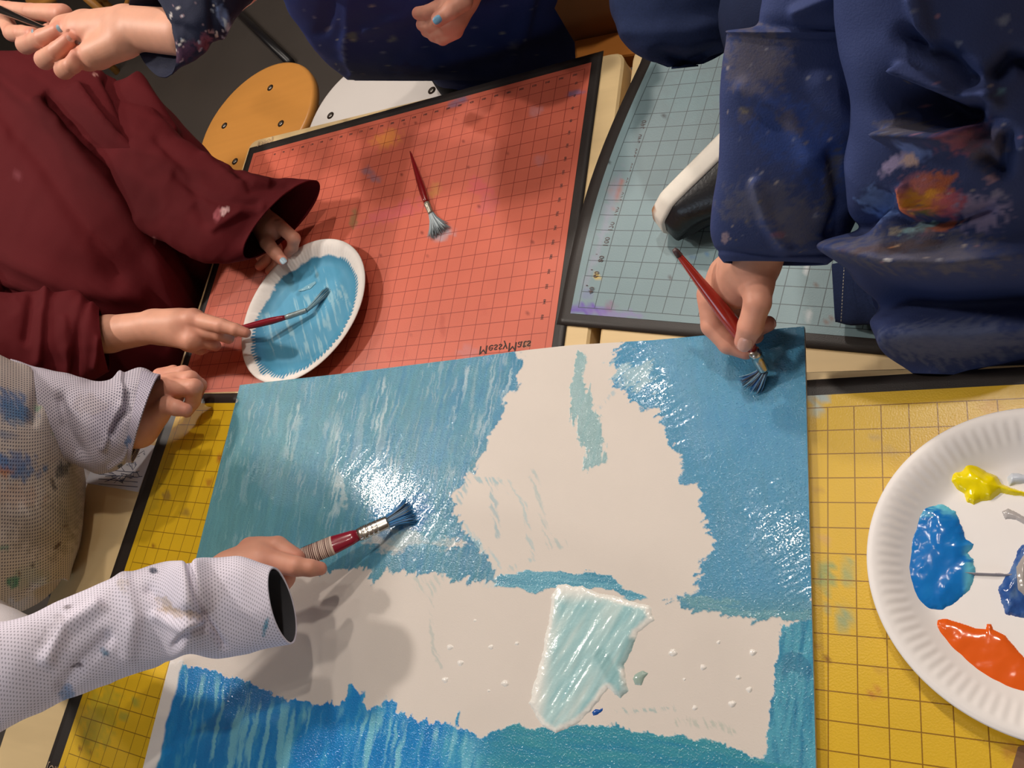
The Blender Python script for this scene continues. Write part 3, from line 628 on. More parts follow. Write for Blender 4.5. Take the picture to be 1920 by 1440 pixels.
# ------------------------------------------------------------------ brushes
msteel = mat('ferrule_metal', '#c9c4bc', .25, .5, metal=1, bump=(200, .1, .001))
def bristles(tip, root_, n, spread, r0, cols, seed, bendv=(0, 0, 0), curl=.5, th=.0006, flat=(1, 1)):
    rg = random.Random(seed); L = []; cs = []
    a = np.array(root_); b = np.array(tip); d = b-a; ln = np.linalg.norm(d); d = d/ln
    x = np.cross(d, [0, 0, 1.]); x /= np.linalg.norm(x)+1e-9; y = np.cross(x, d)
    for k in range(n):
        q = rg.uniform(0, 6.283); rad = math.sqrt(rg.random()); u, v = math.cos(q)*rad*flat[0], math.sin(q)*rad*flat[1]
        pts = []
        lk = ln*rg.uniform(.8, 1.05)
        for t in (0, .35, .7, 1):
            s_ = r0+spread*t**1.6
            pts.append(a+d*lk*t+(x*u+y*v)*s_+np.array(bendv)*t**2.2+np.array([rg.uniform(-1, 1), rg.uniform(-1, 1), rg.uniform(-.5, .5)])*.0006*t)
        V, F = tube(pts, [th, th, th*.9, th*.3], 5); L.append((V, F)); c = lin(rg.choice(cols)); cs += [c]*len(V)
    V, F = joinvf(L); return V, F, np.array(cs)
def brush(label, tip, ferr0, ferr1, end, hcol, bcols, r=.0045, spread=.012, bend=(0, 0, 0), nb=150, seed=1, tipdark=None, flat=(1, 1), end_r=.35, fflat=1.0, fcol=None):
    """tip = bristle tip; ferr0/ferr1 = ferrule ends (bristle side, handle side); end = handle end"""
    tip, f0, f1, e = [np.array(v) for v in (tip, ferr0, ferr1, end)]
    root = empty('paintbrush', f1, label, 'paintbrush', 'paintbrushes in use around the board')
    pr = [(0, r*.75), (.06, r*.95), (.2, r*1.2), (.38, r*1.15), (.7, r*.75), (.95, r*end_r), (1, r*end_r*.6)]
    mh = mat('lacquer_'+hcol.strip('#'), hcol, .22, .5, coat=.5)
    V, F = lathe(pr, f1, e, 18, fflat); mesh('handle', V, F, root, mh)
    if tipdark: V, F = lathe([(0, r*end_r*1.25), (.7, r*end_r*1.08), (1, r*end_r*.7)], f1+(e-f1)*.93, f1+(e-f1)*1.003, 14, fflat); mesh('handle_tip', V, F, root, mat('dark_tip', tipdark, .4))
    V, F = lathe([(0, r*.8), (.05, r*.84), (.5, r*.9), (.72, r*.9), (.75, r*1.0), (.79, r*.9), (.83, r*1.0), (.87, r*.9), (1, r*.86)], f0, f1, 18, fflat); mesh('ferrule', V, F, root, msteel if not fcol else mat('ferrule_painted_'+fcol.strip('#'), fcol, .35, .5, metal=.5, var=(300, .4)))
    V, F, cs = bristles(tip, f0, nb, spread, r*.7, bcols, seed, bend, flat=flat)
    o = mesh('bristles', V, F, root, mat('bristle', None, .5, .4), col=cs)
    return root
GREYB = ['#8e979c', '#a8b2b8', '#7c8a92', '#6f7a80', '#b9c2c6']
b1 = HL+.0055
brush('dark red paintbrush with splayed grey bristles lying on the red mat', at(824, 438, HL+.003), at(808, 400, HL+.004), at(800, 381, b1), at(769, 284, HL+.0035), '#7a1416', GREYB, r=.0044, spread=.0125, seed=3, flat=(1.1, .32), fcol='#9a9486')
brush('red paintbrush held over the top right corner of the board', at(1416, 722, .009), at(1432, 694, .019), at(1412, 656, .038), at(1264, 467, .112), '#a32a1e', ['#3b6fae', '#5c8fb8', '#8fb4c8', '#4a4a58', '#5a6470'], r=.0056, spread=.009, seed=5, bend=(-.006, .0, -.004), tipdark='#4a3638', flat=(1, .6), end_r=.42)
brush('crimson paintbrush resting in the blue plate', at(606, 556, HL+.008), at(575, 582, HL+.016), at(536, 595, HL+.022), at(400, 628, HL+.052), '#8e1128', ['#6f96a8', '#87a3ac', '#5f7f90', '#4d88a8'], r=.0042, spread=.004, seed=7, bend=(.004, .012, -.003), flat=(1, .6), fcol='#9fb0b4')

# ------------------------------------------------------------------ people: building blocks
SKIN = '#dea48b'
mskin = mat('skin', None, .5, .4, sss=.12, bump=(420, .12, .0006))
mnail = mat('nail', '#d9a698', .3, .5, coat=.2); mnailblue = mat('nail_painted_blue', '#8fa9b8', .4, .5, var=(300, .3))
def V3(s): return np.array(s, float)
def J(*a): return [(at(x, y, h), r) for x, y, h, r in a]
def hand_mesh(palm, fingers, res=.0014, kp=.010, kf=.0013, pink=1.0):
    """palm: list of chains; fingers: list of chains; chain = [(point, radius)...]"""
    pts = np.array([p for ch in palm+fingers for p, r in ch]); rr = max(r for ch in palm+fingers for p, r in ch)
    lo, hi = pts.min(0)-rr-.006, pts.max(0)+rr+.006
    def chain(P, ch, k):
        d = None
        for (a, ra), (b, rb) in zip(ch[:-1], ch[1:]):
            q = rc(P, a, b, ra, rb); d = q if d is None else smin(d, q, k)
        return d
    def f(P):
        d = None
        for ch in palm:
            q = chain(P, ch, .006); d = q if d is None else smin(d, q, kp)
        df = None
        for ch in fingers:
            q = chain(P, ch, .0022); df = q if df is None else smin(df, q, kf)
        # skin creases at the joints
        if df is not None: d = smin(d, df, .0045)
        return d
    V, F = nets(f, lo, hi, res)
    c = np.tile(lin(SKIN), (len(V), 1)); n = fbm(V[:, 0]*90, V[:, 1]*90, V[:, 2]*90, s=7); c = c*(.9+.2*n)[:, None]
    red = np.zeros(len(V))
    for ch in fingers:
        for k, (p, r) in enumerate(ch):
            wgt = .75 if k == len(ch)-1 else (.4 if k else .5); red = np.maximum(red, wgt*np.exp(-(np.linalg.norm(V-p, axis=1)/(r*1.7))**2))
    red = red[:, None]*pink; c = c*(1-red)+lin('#cf7f6e')*red
    return V, F, c
def nail(p, d, up, s=.0046, m=None, parent=None):
    d = V3(d)/np.linalg.norm(d); up = V3(up); x = np.cross(d, up); x /= np.linalg.norm(x); n = np.cross(x, d)
    V = []; F = []; na, nr = 16, 5
    for i in range(nr+1):
        t = i/nr
        for k in range(na):
            q = 2*math.pi*k/na; a = math.copysign(abs(math.cos(q))**.7, math.cos(q))*t; b = math.copysign(abs(math.sin(q))**.7, math.sin(q))*t
            V.append(p+x*s*a+d*s*1.25*b+n*s*(.28*(1-a*a)-.12*t**6))
    for i in range(nr):
        for k in range(na): F.append([i*na+k, i*na+(k+1) % na, (i+1)*na+(k+1) % na, (i+1)*na+k])
    return mesh('fingernail', V, F, parent, m or mnail)
def towards_cam(p): v = CAM-np.array(p); return v/np.linalg.norm(v)
def body_mesh(sk, hands, face, res=.009):
    """coarse continuous trunk, limbs and neck, a finer head, and the modelled hands, in one mesh"""
    S_ = {k: V3(v)+[0, 0, ZT] for k, v in sk.items()}
    prims = [('hip', 'chest', .075, .075), ('chest', 'neck', .06, .034), ('neck', 'head', .034, .036)]
    for s in 'lr':
        prims += [('chest', 'sh_'+s, .055, .036), ('sh_'+s, 'el_'+s, .032, .025), ('el_'+s, 'wr_'+s, .025, .019), ('hip', 'hp_'+s, .06, .055), ('hp_'+s, 'kn_'+s, .05, .036), ('kn_'+s, 'an_'+s, .034, .026)]
    pts = np.array(list(S_.values()))
    def f(P):
        d = None
        for a, b, ra, rb in prims:
            q = rc(P, S_[a], S_[b], ra, rb); d = q if d is None else smin(d, q, .03)
        return d
    V, F = nets(f, pts.min(0)-.13, pts.max(0)+.13, res)
    VV = [V]; FF = [F]; CC = [np.tile(lin(SKIN), (len(V), 1))]
    # head
    hc = S_['head']; fd = V3(face); fd /= np.linalg.norm(fd); sd_ = np.cross(fd, [0, 0, 1.]); sd_ /= np.linalg.norm(sd_); up = np.cross(sd_, fd)
    B = np.stack([sd_, fd, up], 1)
    def g(P):
        q = (P-hc)@B
        d = ell(q, (0, -.008, .018), (.070, .085, .082)); d = smin(d, ell(q, (0, .022, -.045), (.050, .052, .052)), .03)
        d = smin(d, rc(q, (0, .078, .005), (0, .094, -.022), .008, .012), .010)
        for s in (-1, 1):
            d = smin(d, ell(q, (s*.034, .055, -.028), (.024, .022, .022)), .012)
            d = np.maximum(d, -ell(q, (s*.030, .086, .006), (.017, .012, .011)))
            d = smin(d, ell(q, (s*.073, -.010, -.004), (.009, .018, .028)), .006)
        d = smin(d, rc(q, (-.018, .076, -.056), (.018, .076, -.056), .006, .006), .006)
        d = smin(d, rc(q, (0, -.02, -.06), (0, -.035, -.14), .036, .038), .02)
        return d
    V, F = nets(g, hc-.17, hc+.15, .0055)
    VV.append(V); FF.append(F); q = (V-hc)@B; c = np.tile(lin(SKIN), (len(V), 1))
    m_ = (np.abs(q[:, 0]) < .022) & (np.abs(q[:, 2]+.056) < .007) & (q[:, 1] > .05); c[m_] = lin('#b8685c'); CC.append(c)
    for V, F, c in hands: VV.append(V); FF.append(F); CC.append(c)
    k = 0; FO = []
    for v, f_ in zip(VV, FF): FO.append(f_+k); k += len(v)
    return np.concatenate(VV), np.concatenate(FO), np.concatenate(CC), hc, B
def hair_and_eyes(body, hc, B, col, seed, long=.0):
    fr = lambda q: (q-hc)@B
    def g(P):
        q = fr(P); d = ell(q, (0, -.014, .022), (.079, .092, .088)); d = smin(d, ell(q, (0, -.05, -.05-long*.5), (.07, .045, .06+long*.5)), .03)
        d = d+.004*np.sin(q[..., 0]*260+np.sin(q[..., 2]*60)*2)
        return np.maximum(d, np.minimum(q[..., 1]-.012, .050-q[..., 2]))
    V, F = nets(g, hc-.22, hc+.16, .006)
    mesh('hair', V, F, body.parent, mat('hair_'+col.strip('#'), col, .5, .5, var=(150, .35), bump=(500, .5, .002)))
    for s in (-1, 1):
        c = hc+B@np.array([s*.030, .0665, .006]); V, F = lathe([(.5-.5*math.cos(math.pi*k/12), .011*math.sin(math.pi*(.01+.98*k/12))) for k in range(13)], c-B[:, 1]*.011, c+B[:, 1]*.011, 14)
        d = np.linalg.norm(np.array(V)-(c+B[:, 1]*.011), axis=1); cc = np.tile(lin('#efe9e2'), (len(V), 1)); cc[d < .0085] = lin('#4a3424'); cc[d < .0045] = lin('#120c0a')
        mesh('eye', V, F, body, mat('eye', None, .12, .5), col=cc)
def shoe(parent, heel, toe, name='shoe', cup='#1c1c20', csole='#e9e2d6', r=.036, up=(0, 0, 1), side=0):
    """low shoe: upper with an ankle opening, and a pale rubber sole with a toe bumper"""
    h, t = V3(heel), V3(toe); d = t-h; L = np.linalg.norm(d); d /= L; up = V3(up); up = up-d*(up@d); up /= np.linalg.norm(up); x = np.cross(d, up)
    B = np.stack([d, x, up], 1)
    o = mesh; rt = parent
    def half(s): return r*np.interp(s, [0, .1, .3, .55, .75, .92, 1], [.45, .72, .80, .92, 1.0, .72, .25])
    V = []; F = []; N = 40; prof = [(0.0, 0), (.0, .94), (.003, 1.03), (.010, 1.06), (.018, 1.05), (.022, 1.0), (.022, .0)]
    for z, s in prof:
        for k in range(2*N):
            q = k/(2*N)*2; sg = 1 if q < 1 else -1; u = q if q < 1 else 2-q
            u = .5-.5*math.cos(u*math.pi); V.append(h+B@np.array([L*u*(1+.0*s) if s else L*.5, sg*half(u)*s, z]))
    n = 2*N
    for i in range(len(prof)-1):
        for k in range(n): F.append([i*n+k, i*n+(k+1) % n, (i+1)*n+(k+1) % n, (i+1)*n+k])
    q = (np.array(V)-h)@B; cc = np.tile(lin(csole), (len(V), 1)); cc[(q[:, 0] > L*.86) & (q[:, 2] < .009)] = lin('#a0714c')
    sole = mesh('sole', V, F, parent, mat('shoe_rubber', None, .5, .4, var=(120, .08)), col=cc)
    V = []; F = []; prof = [(.016, .98), (.026, 1.0), (.036, .93), (.046, .74), (.053, .5), (.056, .25), (.057, 0)]
    for z, s in prof:
        for k in range(n):
            q = k/n*2; sg = 1 if q < 1 else -1; u = q if q < 1 else 2-q; u = .5-.5*math.cos(u*math.pi)
            zz = .016+(z-.016)*np.interp(u, [0, .12, .45, .75, 1], [1.15, 1.25, 1.15, .72, .5]); V.append(h+B@np.array([L*(.03+.94*u) if s else L*.5, sg*half(u)*s*.97, zz]))
    for i in range(len(prof)-1):
        for k in range(n): F.append([i*n+k, i*n+(k+1) % n, (i+1)*n+(k+1) % n, (i+1)*n+k])
    mesh('shoe_upper', V, F, parent, mat('shoe_leather_'+cup.strip('#'), cup, .35, .5, bump=(300, .3, .001)))
    return B
# ---- draped cloth: a tube of elliptical sections, each given by its two visible sides, the height of its axis and its depth
def catmull(A, t):
    A = np.asarray(A, float); n = len(A); x = t*(n-1); i = np.clip(x.astype(int), 0, n-2); f = (x-i)[:, None]
    p = lambda k: A[np.clip(i+k, 0, n-1)]
    return .5*((2*p(0))+(-p(-1)+p(1))*f+(2*p(-1)-5*p(0)+4*p(1)-p(2))*f**2+(-p(-1)+3*p(0)-3*p(1)+p(2))*f**3)
def cloth(name, rings, parent, m, base, folds=(), stains=(), nu=96, nv=110, wr=.004, wsc=28, seed=0, thick=.0016, power=2.0, capend=False, capstart=False):
    """ring = (Lx,Ly,Rx,Ry,h,depth[,tx,ty])"""
    A = np.array([list(r)+[0, 0]*(len(r) == 6) for r in rings], float)
    Q = catmull(A, np.linspace(0, 1, nv))
    th = np.linspace(0, 2*np.pi, nu, endpoint=False); V = np.zeros((nv, nu, 3)); N = np.zeros((nv, nu, 3)); U = np.zeros((nv, nu, 2)); acc = 0; pc = None
    for i, (lx, ly, rx, ry, h, dr, tx, ty) in enumerate(Q):
        c = at((lx+rx)/2, (ly+ry)/2, h); v = CAM-c; dep = ((c-CAM)@RM.T)[2]; v = v/np.linalg.norm(v)
        wv = RM.T@np.array([(rx-lx)/2*dep/FPX, (ry-ly)/2*dep/FPX, 0]); w = np.linalg.norm(wv)
        tv = RM.T@np.array([tx*dep/FPX, ty*dep/FPX, 0])
        ct, st = np.cos(th), np.sin(th)
        e = 2/power; cc = np.sign(ct)*np.abs(ct)**e; ss = np.sign(st)*np.abs(st)**e
        V[i] = c+cc[:, None]*wv+ss[:, None]*(v*w*dr-tv); N[i] = ct[:, None]*wv/w+st[:, None]*v
        if pc is not None: acc += np.linalg.norm(c-pc)
        pc = c; U[i, :, 0] = th*w*(1+dr)/2; U[i, :, 1] = acc
    if capend: V[-1] = V[-1].mean(0)+(V[-1]-V[-1].mean(0))*.05
    if capstart: V[0] = V[0].mean(0)+(V[0]-V[0].mean(0))*.05
    f1 = fbm(V[..., 0]*wsc, V[..., 1]*wsc, V[..., 2]*wsc, s=seed, o=3); f2 = 1-np.abs(2*fbm(V[..., 0]*wsc*.6+9, V[..., 1]*wsc*.6, V[..., 2]*wsc*.6, s=seed+5, o=3)-1)
    D = wr*((f1-.5)*1.3+(f2-.8)*1.4)
    P = pix(V); x, y = P[..., 0], P[..., 1]; front = np.sin(th)[None, :] > -.35
    for pl, wd, am in folds:
        d = linesd(pl, x+(f1-.5)*10, y+(f2-.5)*10); D = D+front*am*np.exp(-(d/wd)**2)
    V = V+N*D[..., None]
    C = np.tile(base if not isinstance(base, str) else lin(base), (nu*nv, 1))*(.92+.16*f1.ravel())[:, None]
    fx = np.where(front, x, -1e5).ravel(); C = stain(fx, y.ravel(), C, stains, seed=seed)
    a = np.arange(nu*nv).reshape(nv, nu); b = np.roll(a, -1, 1)
    F = np.stack([a[:-1], b[:-1], b[1:], a[1:]], -1).reshape(-1, 4)
    # make the outside face outwards
    i, k = nv//2, nu//4; q = V[i+1, k]-V[i, k]; r_ = V[i, k+1]-V[i, k]
    if np.cross(r_, q)@N[i, k] < 0: F = F[:, ::-1]
    o = mesh(name, V.reshape(-1, 3), F, parent, m, col=C, uv=U.reshape(-1, 2))
    if thick:
        s = o.modifiers.new('thickness', 'SOLIDIFY'); s.thickness = thick; s.offset = -1
    return o
mcotton = mat('smock_cotton', None, .85, .15, bump=(900, .25, .0008))
mnavy = mat('smock_navy', None, .75, .25, bump=(700, .3, .001))
mdenim = mat('denim', '#1f2a4a', .9, .2, var=(500, .35), bump=(1500, .4, .0006))
def trousers(parent, sk, col):
    S_ = {k: V3(v)+[0, 0, ZT] for k, v in sk.items()}
    def f(P):
        d = rc(P, S_['hip'], S_['hip']+[0, 0, .04], .1, .098)
        for s in 'lr':
            for a, b, ra, rb in (('hip', 'hp_'+s, .085, .082), ('hp_'+s, 'kn_'+s, .076, .058), ('kn_'+s, 'an_'+s, .056, .046)):
                d = smin(d, rc(P, S_[a], S_[b], ra, rb), .025)
        return d
    pts = np.array([S_[k] for k in ('hip', 'hp_l', 'hp_r', 'kn_l', 'kn_r', 'an_l', 'an_r')])
    V, F = nets(f, pts.min(0)-.15, pts.max(0)+.16, .009)
    return mesh('trousers', V, F, parent, mat('trousers_'+col.strip('#'), col, .85, .2, var=(60, .2), bump=(700, .3, .001)))
def shirt(parent, sk, col, arm=(1, 1), m=None):
    """the back and shoulders of the smock, following the body"""
    S_ = {k: V3(v)+[0, 0, ZT] for k, v in sk.items()}
    nk = S_['chest']+(S_['neck']-S_['chest'])*.86
    def f(P):
        d = smin(rc(P, S_['hip'], S_['chest'], .094, .090), rc(P, S_['chest'], nk, .080, .046), .03)
        for s, k in zip('lr', arm):
            d = smin(d, rc(P, S_['chest'], S_['sh_'+s], .07, .050), .03)
            if k >= 1: d = smin(d, rc(P, S_['sh_'+s], S_['el_'+s], .046, .037), .02)
            if k >= 2: d = smin(d, rc(P, S_['el_'+s], S_['el_'+s]+(S_['wr_'+s]-S_['el_'+s])*.85, .037, .030), .015)
        return d+.004*np.sin(P[..., 2]*70+np.sin(P[..., 0]*40)*1.5)
    pts = np.array([S_[k] for k in ('hip', 'chest', 'neck', 'sh_l', 'sh_r', 'el_l', 'el_r', 'wr_l', 'wr_r')])
    V, F = nets(f, pts.min(0)-.12, pts.max(0)+.12, .009)
    return mesh('smock_back', V, F, parent, m or mat('smock_plain_'+col.strip('#'), col, .85, .15, var=(20, .15), bump=(800, .25, .001)))
# ------------------------------------------------------------------ child in the wine-red smock
def K(x, y, h): return tuple(at(x, y, h)-[0, 0, ZT])
def person(label, sk, hands, face, hair, trcol, feet_dir, seed, shoes=True, grp=None):
    root = empty('person', (sk['hip'][0], sk['hip'][1], 0 if shoes else ZT+HL), label, 'person', 'children painting at the tables')
    V, F, c, hc, B = body_mesh(sk, hands, face)
    body = mesh('body', V, F, root, mskin, col=c)
    hair_and_eyes(body, hc, B, hair, seed)
    trousers(root, sk, trcol)
    if shoes:
        fd = V3((*feet_dir, 0)); fd /= np.linalg.norm(fd)
        for s in 'lr':
            a = V3(sk['an_'+s])+[0, 0, ZT]; a[2] = 0.0
            shoe(root, a-fd*.05, a+fd*.13)
    return root, body
h1 = hand_mesh([J((420, 360, -.015, .021), (487, 408, -.028, .019), (514, 430, -.034, .0195)), J((487, 408, -.03, .017), (500, 450, -.036, .012))],
               [J((526, 425, -.030, .0100), (551, 447, -.036, .0092), (549, 464, -.046, .0078), (540, 474, -.052, .007)),
                J((495, 430, -.030, .011), (501, 456, -.028, .0105), (517, 475, -.031, .0090), (530, 489, -.036, .0075)),
                J((512, 448, -.045, .009), (503, 470, -.053, .008), (488, 482, -.058, .0072)),
                J((515, 458, -.048, .009), (505, 485, -.058, .008), (487, 499, -.063, .007)),
                J((520, 465, -.050, .008), (520, 495, -.060, .007), (505, 508, -.064, .0062))])
h2 = hand_mesh([J((120, 640, .04, .027), (205, 626, .030, .0265), (290, 613, .020, .0225), (335, 612, .014, .022)), J((290, 610, .02, .02), (362, 600, .014, .0165)), J((310, 620, .012, .02), (362, 637, .004, .016))],
               [J((366, 600, .013, .0125), (416, 611, .006, .0098), (442, 618, -.002, .0083), (461, 624, -.010, .0068)),
                J((366, 618, .008, .0120), (412, 626, -.006, .0098), (428, 634, -.02, .0082)),
                J((362, 634, .001, .0115), (396, 643, -.016, .0095), (404, 648, -.028, .008)),
                J((352, 646, -.008, .0105), (376, 654, -.022, .0085), (384, 654, -.034, .007)),
                J((325, 600, -.002, .013), (375, 606, -.018, .0115), (412, 618, -.026, .0098), (440, 622, -.026, .008))])
skA = dict(hip=K(330, 590, -.22), chest=K(70, 400, .03), neck=K(-90, 345, .12), head=K(-235, 270, .215), sh_l=K(100, 240, .07), sh_r=K(-80, 600, .10),
           el_l=K(270, 310, .045), wr_l=K(440, 372, -.018), el_r=K(10, 650, .075), wr_r=K(190, 628, .032))
_h = V3(skA['hip']); skA.update(hp_l=_h+[0, .07, -.06], hp_r=_h+[0, -.07, -.06], kn_l=_h+[.02, .09, -.24], kn_r=_h+[.02, -.09, -.24], an_l=(_h[0], _h[1]+.09, -.61), an_r=(_h[0], _h[1]-.09, -.61))
pA, bA = person('child in a wine-red smock stirring blue paint in the round plate', skA, [h1, h2], (1, -.1, -.55), '#4a3020', '#16151c', (1, 0), 3)
nail(at(531, 489, -.028), at(532, 492, -.036)-at(517, 475, -.031), towards_cam(at(530, 489, -.03)), .0046, mnailblue, bA)
WINE = '#520f15'; shirt(pA, skA, WINE)
A_ST = [(420, 395, 10, 6, -30, '#d8b0b0', .9), (408, 400, 6, 12, 20, '#b06068', .7), (30, 330, 16, 5, -5, '#7c4048', .5), (290, 450, 3, 6, 0, '#a87070', .7), (120, 350, 3, 3, 0, '#8c5050', .8), (178, 139, 5, 2, 0, '#b08078', .8)]
A_FO = [([(100, 190), (220, 300), (330, 450), (400, 560)], 13, -0.0320), ([(140, 180), (250, 300), (350, 430)], 12, 0.0192), ([(60, 210), (170, 330), (280, 470), (350, 600)], 22, 0.0224), ([(0, 200), (100, 330), (220, 520)], 20, -0.0160), ([(0, 560), (150, 600), (300, 650)], 14, -0.0192), ([(210, 150), (270, 250), (300, 330)], 16, -0.0240), ([(250, 160), (320, 260)], 14, 0.0192), ([(0, 480), (140, 540), (260, 560)], 16, 0.0128)]
cloth('smock', [(500, 420, 380, 820, -.30, .42), (468, 385, 340, 790, -.20, .45), (425, 335, 285, 735, -.11, .5), (350, 240, 160, 712, -.03, .5), (245, 152, 35, 670, .04, .5), (130, 112, -90, 600, .085, .5), (0, 92, -150, 460, .13, .5), (-70, 130, -140, 300, .155, .6)], pA, mcotton, WINE, A_FO, A_ST, nu=150, nv=170, wr=.010, wsc=11, seed=11)
o = cloth('sleeve', [(150, 105, 40, 320, .09, .7), (290, 205, 185, 400, .06, .7), (390, 292, 280, 440, .035, .7), (470, 322, 360, 480, .015, .7), (535, 332, 424, 492, -.003, .55, 12, -2), (583, 338, 476, 484, -.014, .5, 48, -8)], pA, mcotton, WINE,
      [([(330, 330), (400, 380), (480, 390)], 9, -.006), ([(380, 300), (440, 350), (500, 345)], 10, .006), ([(400, 430), (450, 400), (490, 395)], 8, .006), ([(300, 260), (360, 330), (380, 420)], 12, -.007), ([(440, 320), (470, 360), (540, 350)], 8, -.005)], A_ST, nu=120, nv=110, wr=.008, wsc=18, seed=12)
o = cloth('sleeve', [(-140, 530, -60, 780, .12, .7), (-20, 546, 30, 752, .085, .7), (75, 545, 100, 730, .06, .75), (150, 548, 170, 714, .045, .8), (188, 580, 205, 694, .036, .85, 6, 0)], pA, mcotton, WINE,
      [([(85, 540), (80, 600), (72, 680)], 8, .008), ([(165, 560), (150, 620), (140, 700)], 9, -.007), ([(60, 560), (50, 640)], 9, -.006), ([(120, 600), (125, 700)], 9, .006), ([(185, 640), (175, 690)], 6, .005)], [], nu=110, nv=100, wr=.007, wsc=20, seed=13)

# ------------------------------------------------------------------ child in the navy smock at the far side
h6 = hand_mesh([J((345, 62, .26, .025), (240, 52, .272, .0245), (165, 58, .275, .0235), (128, 62, .275, .022)), J((230, 78, .272, .02), (182, 100, .272, .0175), (165, 108, .270, .016))],
               [J((118, 26, .277, .0125), (60, 22, .278, .0108), (18, 16, .275, .0096), (-14, 9, .27, .008)),
                J((95, 60, .265, .0115), (48, 84, .276, .0118), (82, 70, .291, .0105), (110, 56, .292, .0088)),
                J((118, 88, .262, .0115), (84, 112, .272, .0120), (108, 95, .287, .0105), (130, 75, .290, .0088)),
                J((142, 106, .260, .0105), (120, 131, .267, .0112), (136, 122, .280, .0098), (143, 105, .283, .008)),
                J((8, 30, .262, .011), (22, 62, .275, .0108), (42, 62, .285, .0098), (62, 63, .289, .0082))])
h7 = hand_mesh([J((905, -70, .09, .021), (866, -6, .062, .0215), (848, 30, .056, .0215))],
               [J((828, 14, .064, .0112), (803, 24, .061, .0095), (784, 25, .056, .0082)), J((836, 36, .056, .0115), (810, 48, .046, .0100), (792, 46, .042, .0085)), J((846, 50, .048, .0112), (818, 63, .036, .0095), (800, 58, .033, .0080)),
                J((854, 58, .042, .0100), (830, 72, .032, .0085), (812, 68, .031, .0072)), J((868, 2, .078, .0125), (846, 18, .082, .0108), (822, 36, .080, .0090))])
skB = dict(hip=K(905, 110, -.30), chest=K(800, -50, -.05), neck=K(760, -170, .12), head=K(740, -330, .25), sh_l=K(930, -120, .08), sh_r=K(630, -110, .08), el_l=K(1000, -100, .1), wr_l=K(905, -70, .09), el_r=K(520, -80, .18), wr_r=K(340, 62, .26),
           hp_l=K(985, 120, -.36), hp_r=K(880, 120, -.36), kn_l=K(1040, 170, -.48), kn_r=K(930, 175, -.48), an_l=K(1090, 215, -.61), an_r=K(985, 225, -.61))
pB, bB = person('child in a navy smock standing behind the red mat, arm stretched out to the left', skB, [h6, h7], (-.2, -1, -.4), '#2c211c', '#15161f', (0, -1), 5)
for p_, d_, s_ in (((62, 62, .2975), (42, 62, .285), .0050), ((111, 54, .3005), (82, 70, .291), .0046), ((131, 73, .2985), (108, 95, .287), .0044)):
    a = at(*p_); nail(a, a-at(*d_), towards_cam(a), s_, mnailblue if s_ > .0045 else mnail, bB)
a = at(820, 37, .0885); nail(a, a-at(846, 18, .09), towards_cam(a), .0046, mat('nail_bright_blue', '#6aa0c0', .4, .5, var=(300, .3)), bB)
NAVY = '#2b3a74'; shirt(pB, skB, NAVY, (2, 1))
B_ST = [(664, 68, 9, 8, 0, '#7c8a70', .6), (735, 74, 7, 6, 0, '#7c8a80', .6), (610, 52, 4, 10, 60, '#6a7088', .6), (700, 40, 40, 26, 0, '#2c3f70', .5), (760, 130, 30, 14, 0, '#241f4a', .5), (960, 85, 10, 8, 0, '#8088a0', .4), (652, 90, 3, 26, -8, '#6a789a', .6)]
rgB = random.Random(8)
for _ in range(60): B_ST.append((rgB.uniform(560, 1020), rgB.uniform(0, 140), rgB.uniform(1.5, 3), rgB.uniform(1.2, 2.5), rgB.uniform(0, 180), rgB.choice(['#8a94ac', '#6c7690', '#a7a896']), .6))
cloth('smock', [(648, 150, 1180, 152, -.25, .34), (632, 138, 1150, 138, -.22, .38), (602, 108, 1105, 106, -.165, .44), (560, 45, 1082, 50, -.08, .5), (522, -20, 1068, -30, .0, .5), (505, -110, 1040, -120, .06, .5), (600, -220, 930, -230, .115, .5), (680, -270, 850, -270, .14, .6)], pB, mnavy, NAVY,
      [([(690, 60), (760, 40), (800, 10)], 12, .009), ([(660, 0), (650, 80), (660, 140)], 12, .008), ([(730, 130), (780, 60), (830, 100)], 16, -.008), ([(960, 120), (980, 60), (990, 0)], 14, .010), ([(900, 130), (1000, 90), (1060, 80)], 14, -.006), ([(600, 60), (620, 0)], 12, -.006), ([(870, 60), (930, 110)], 18, .008)], B_ST, nu=170, nv=170, wr=.009, wsc=12, seed=21)
S_ST = [(420, 30, 10, 26, -30, '#6a7ca8', .8), (425, 40, 5, 10, -30, '#c8d4e0', .7), (385, 78, 16, 12, -20, '#8a4a5a', .7), (340, 95, 26, 14, -30, '#5a2f4a', .6), (270, 20, 9, 5, -20, '#d8b8a8', .8), (262, 22, 6, 3, 40, '#e6d8d0', .8)]
for _ in range(70): S_ST.append((rgB.uniform(230, 430), rgB.uniform(-10, 125), rgB.uniform(1.5, 5), rgB.uniform(1, 2.2), rgB.uniform(0, 180), rgB.choice(['#c9c8d0', '#9aa4b8', '#b09098', '#e0d8d4']), .8))
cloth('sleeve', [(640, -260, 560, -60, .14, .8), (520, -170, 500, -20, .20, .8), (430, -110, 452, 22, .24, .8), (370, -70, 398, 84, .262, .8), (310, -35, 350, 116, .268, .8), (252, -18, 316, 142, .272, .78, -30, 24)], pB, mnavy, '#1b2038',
      [([(410, -10), (432, 20), (420, 70)], 8, .006), ([(395, 0), (400, 60)], 8, -.006), ([(300, 40), (350, 60), (400, 90)], 10, -.004)], S_ST, nu=120, nv=110, wr=.006, wsc=22, seed=22)
cloth('sleeve', [(1000, -220, 1100, -140, .10, .8), (940, -150, 1000, -80, .105, .8), (884, -62, 936, -22, .085, .85)], pB, mnavy, NAVY, nu=70, nv=40, wr=.005, seed=23)
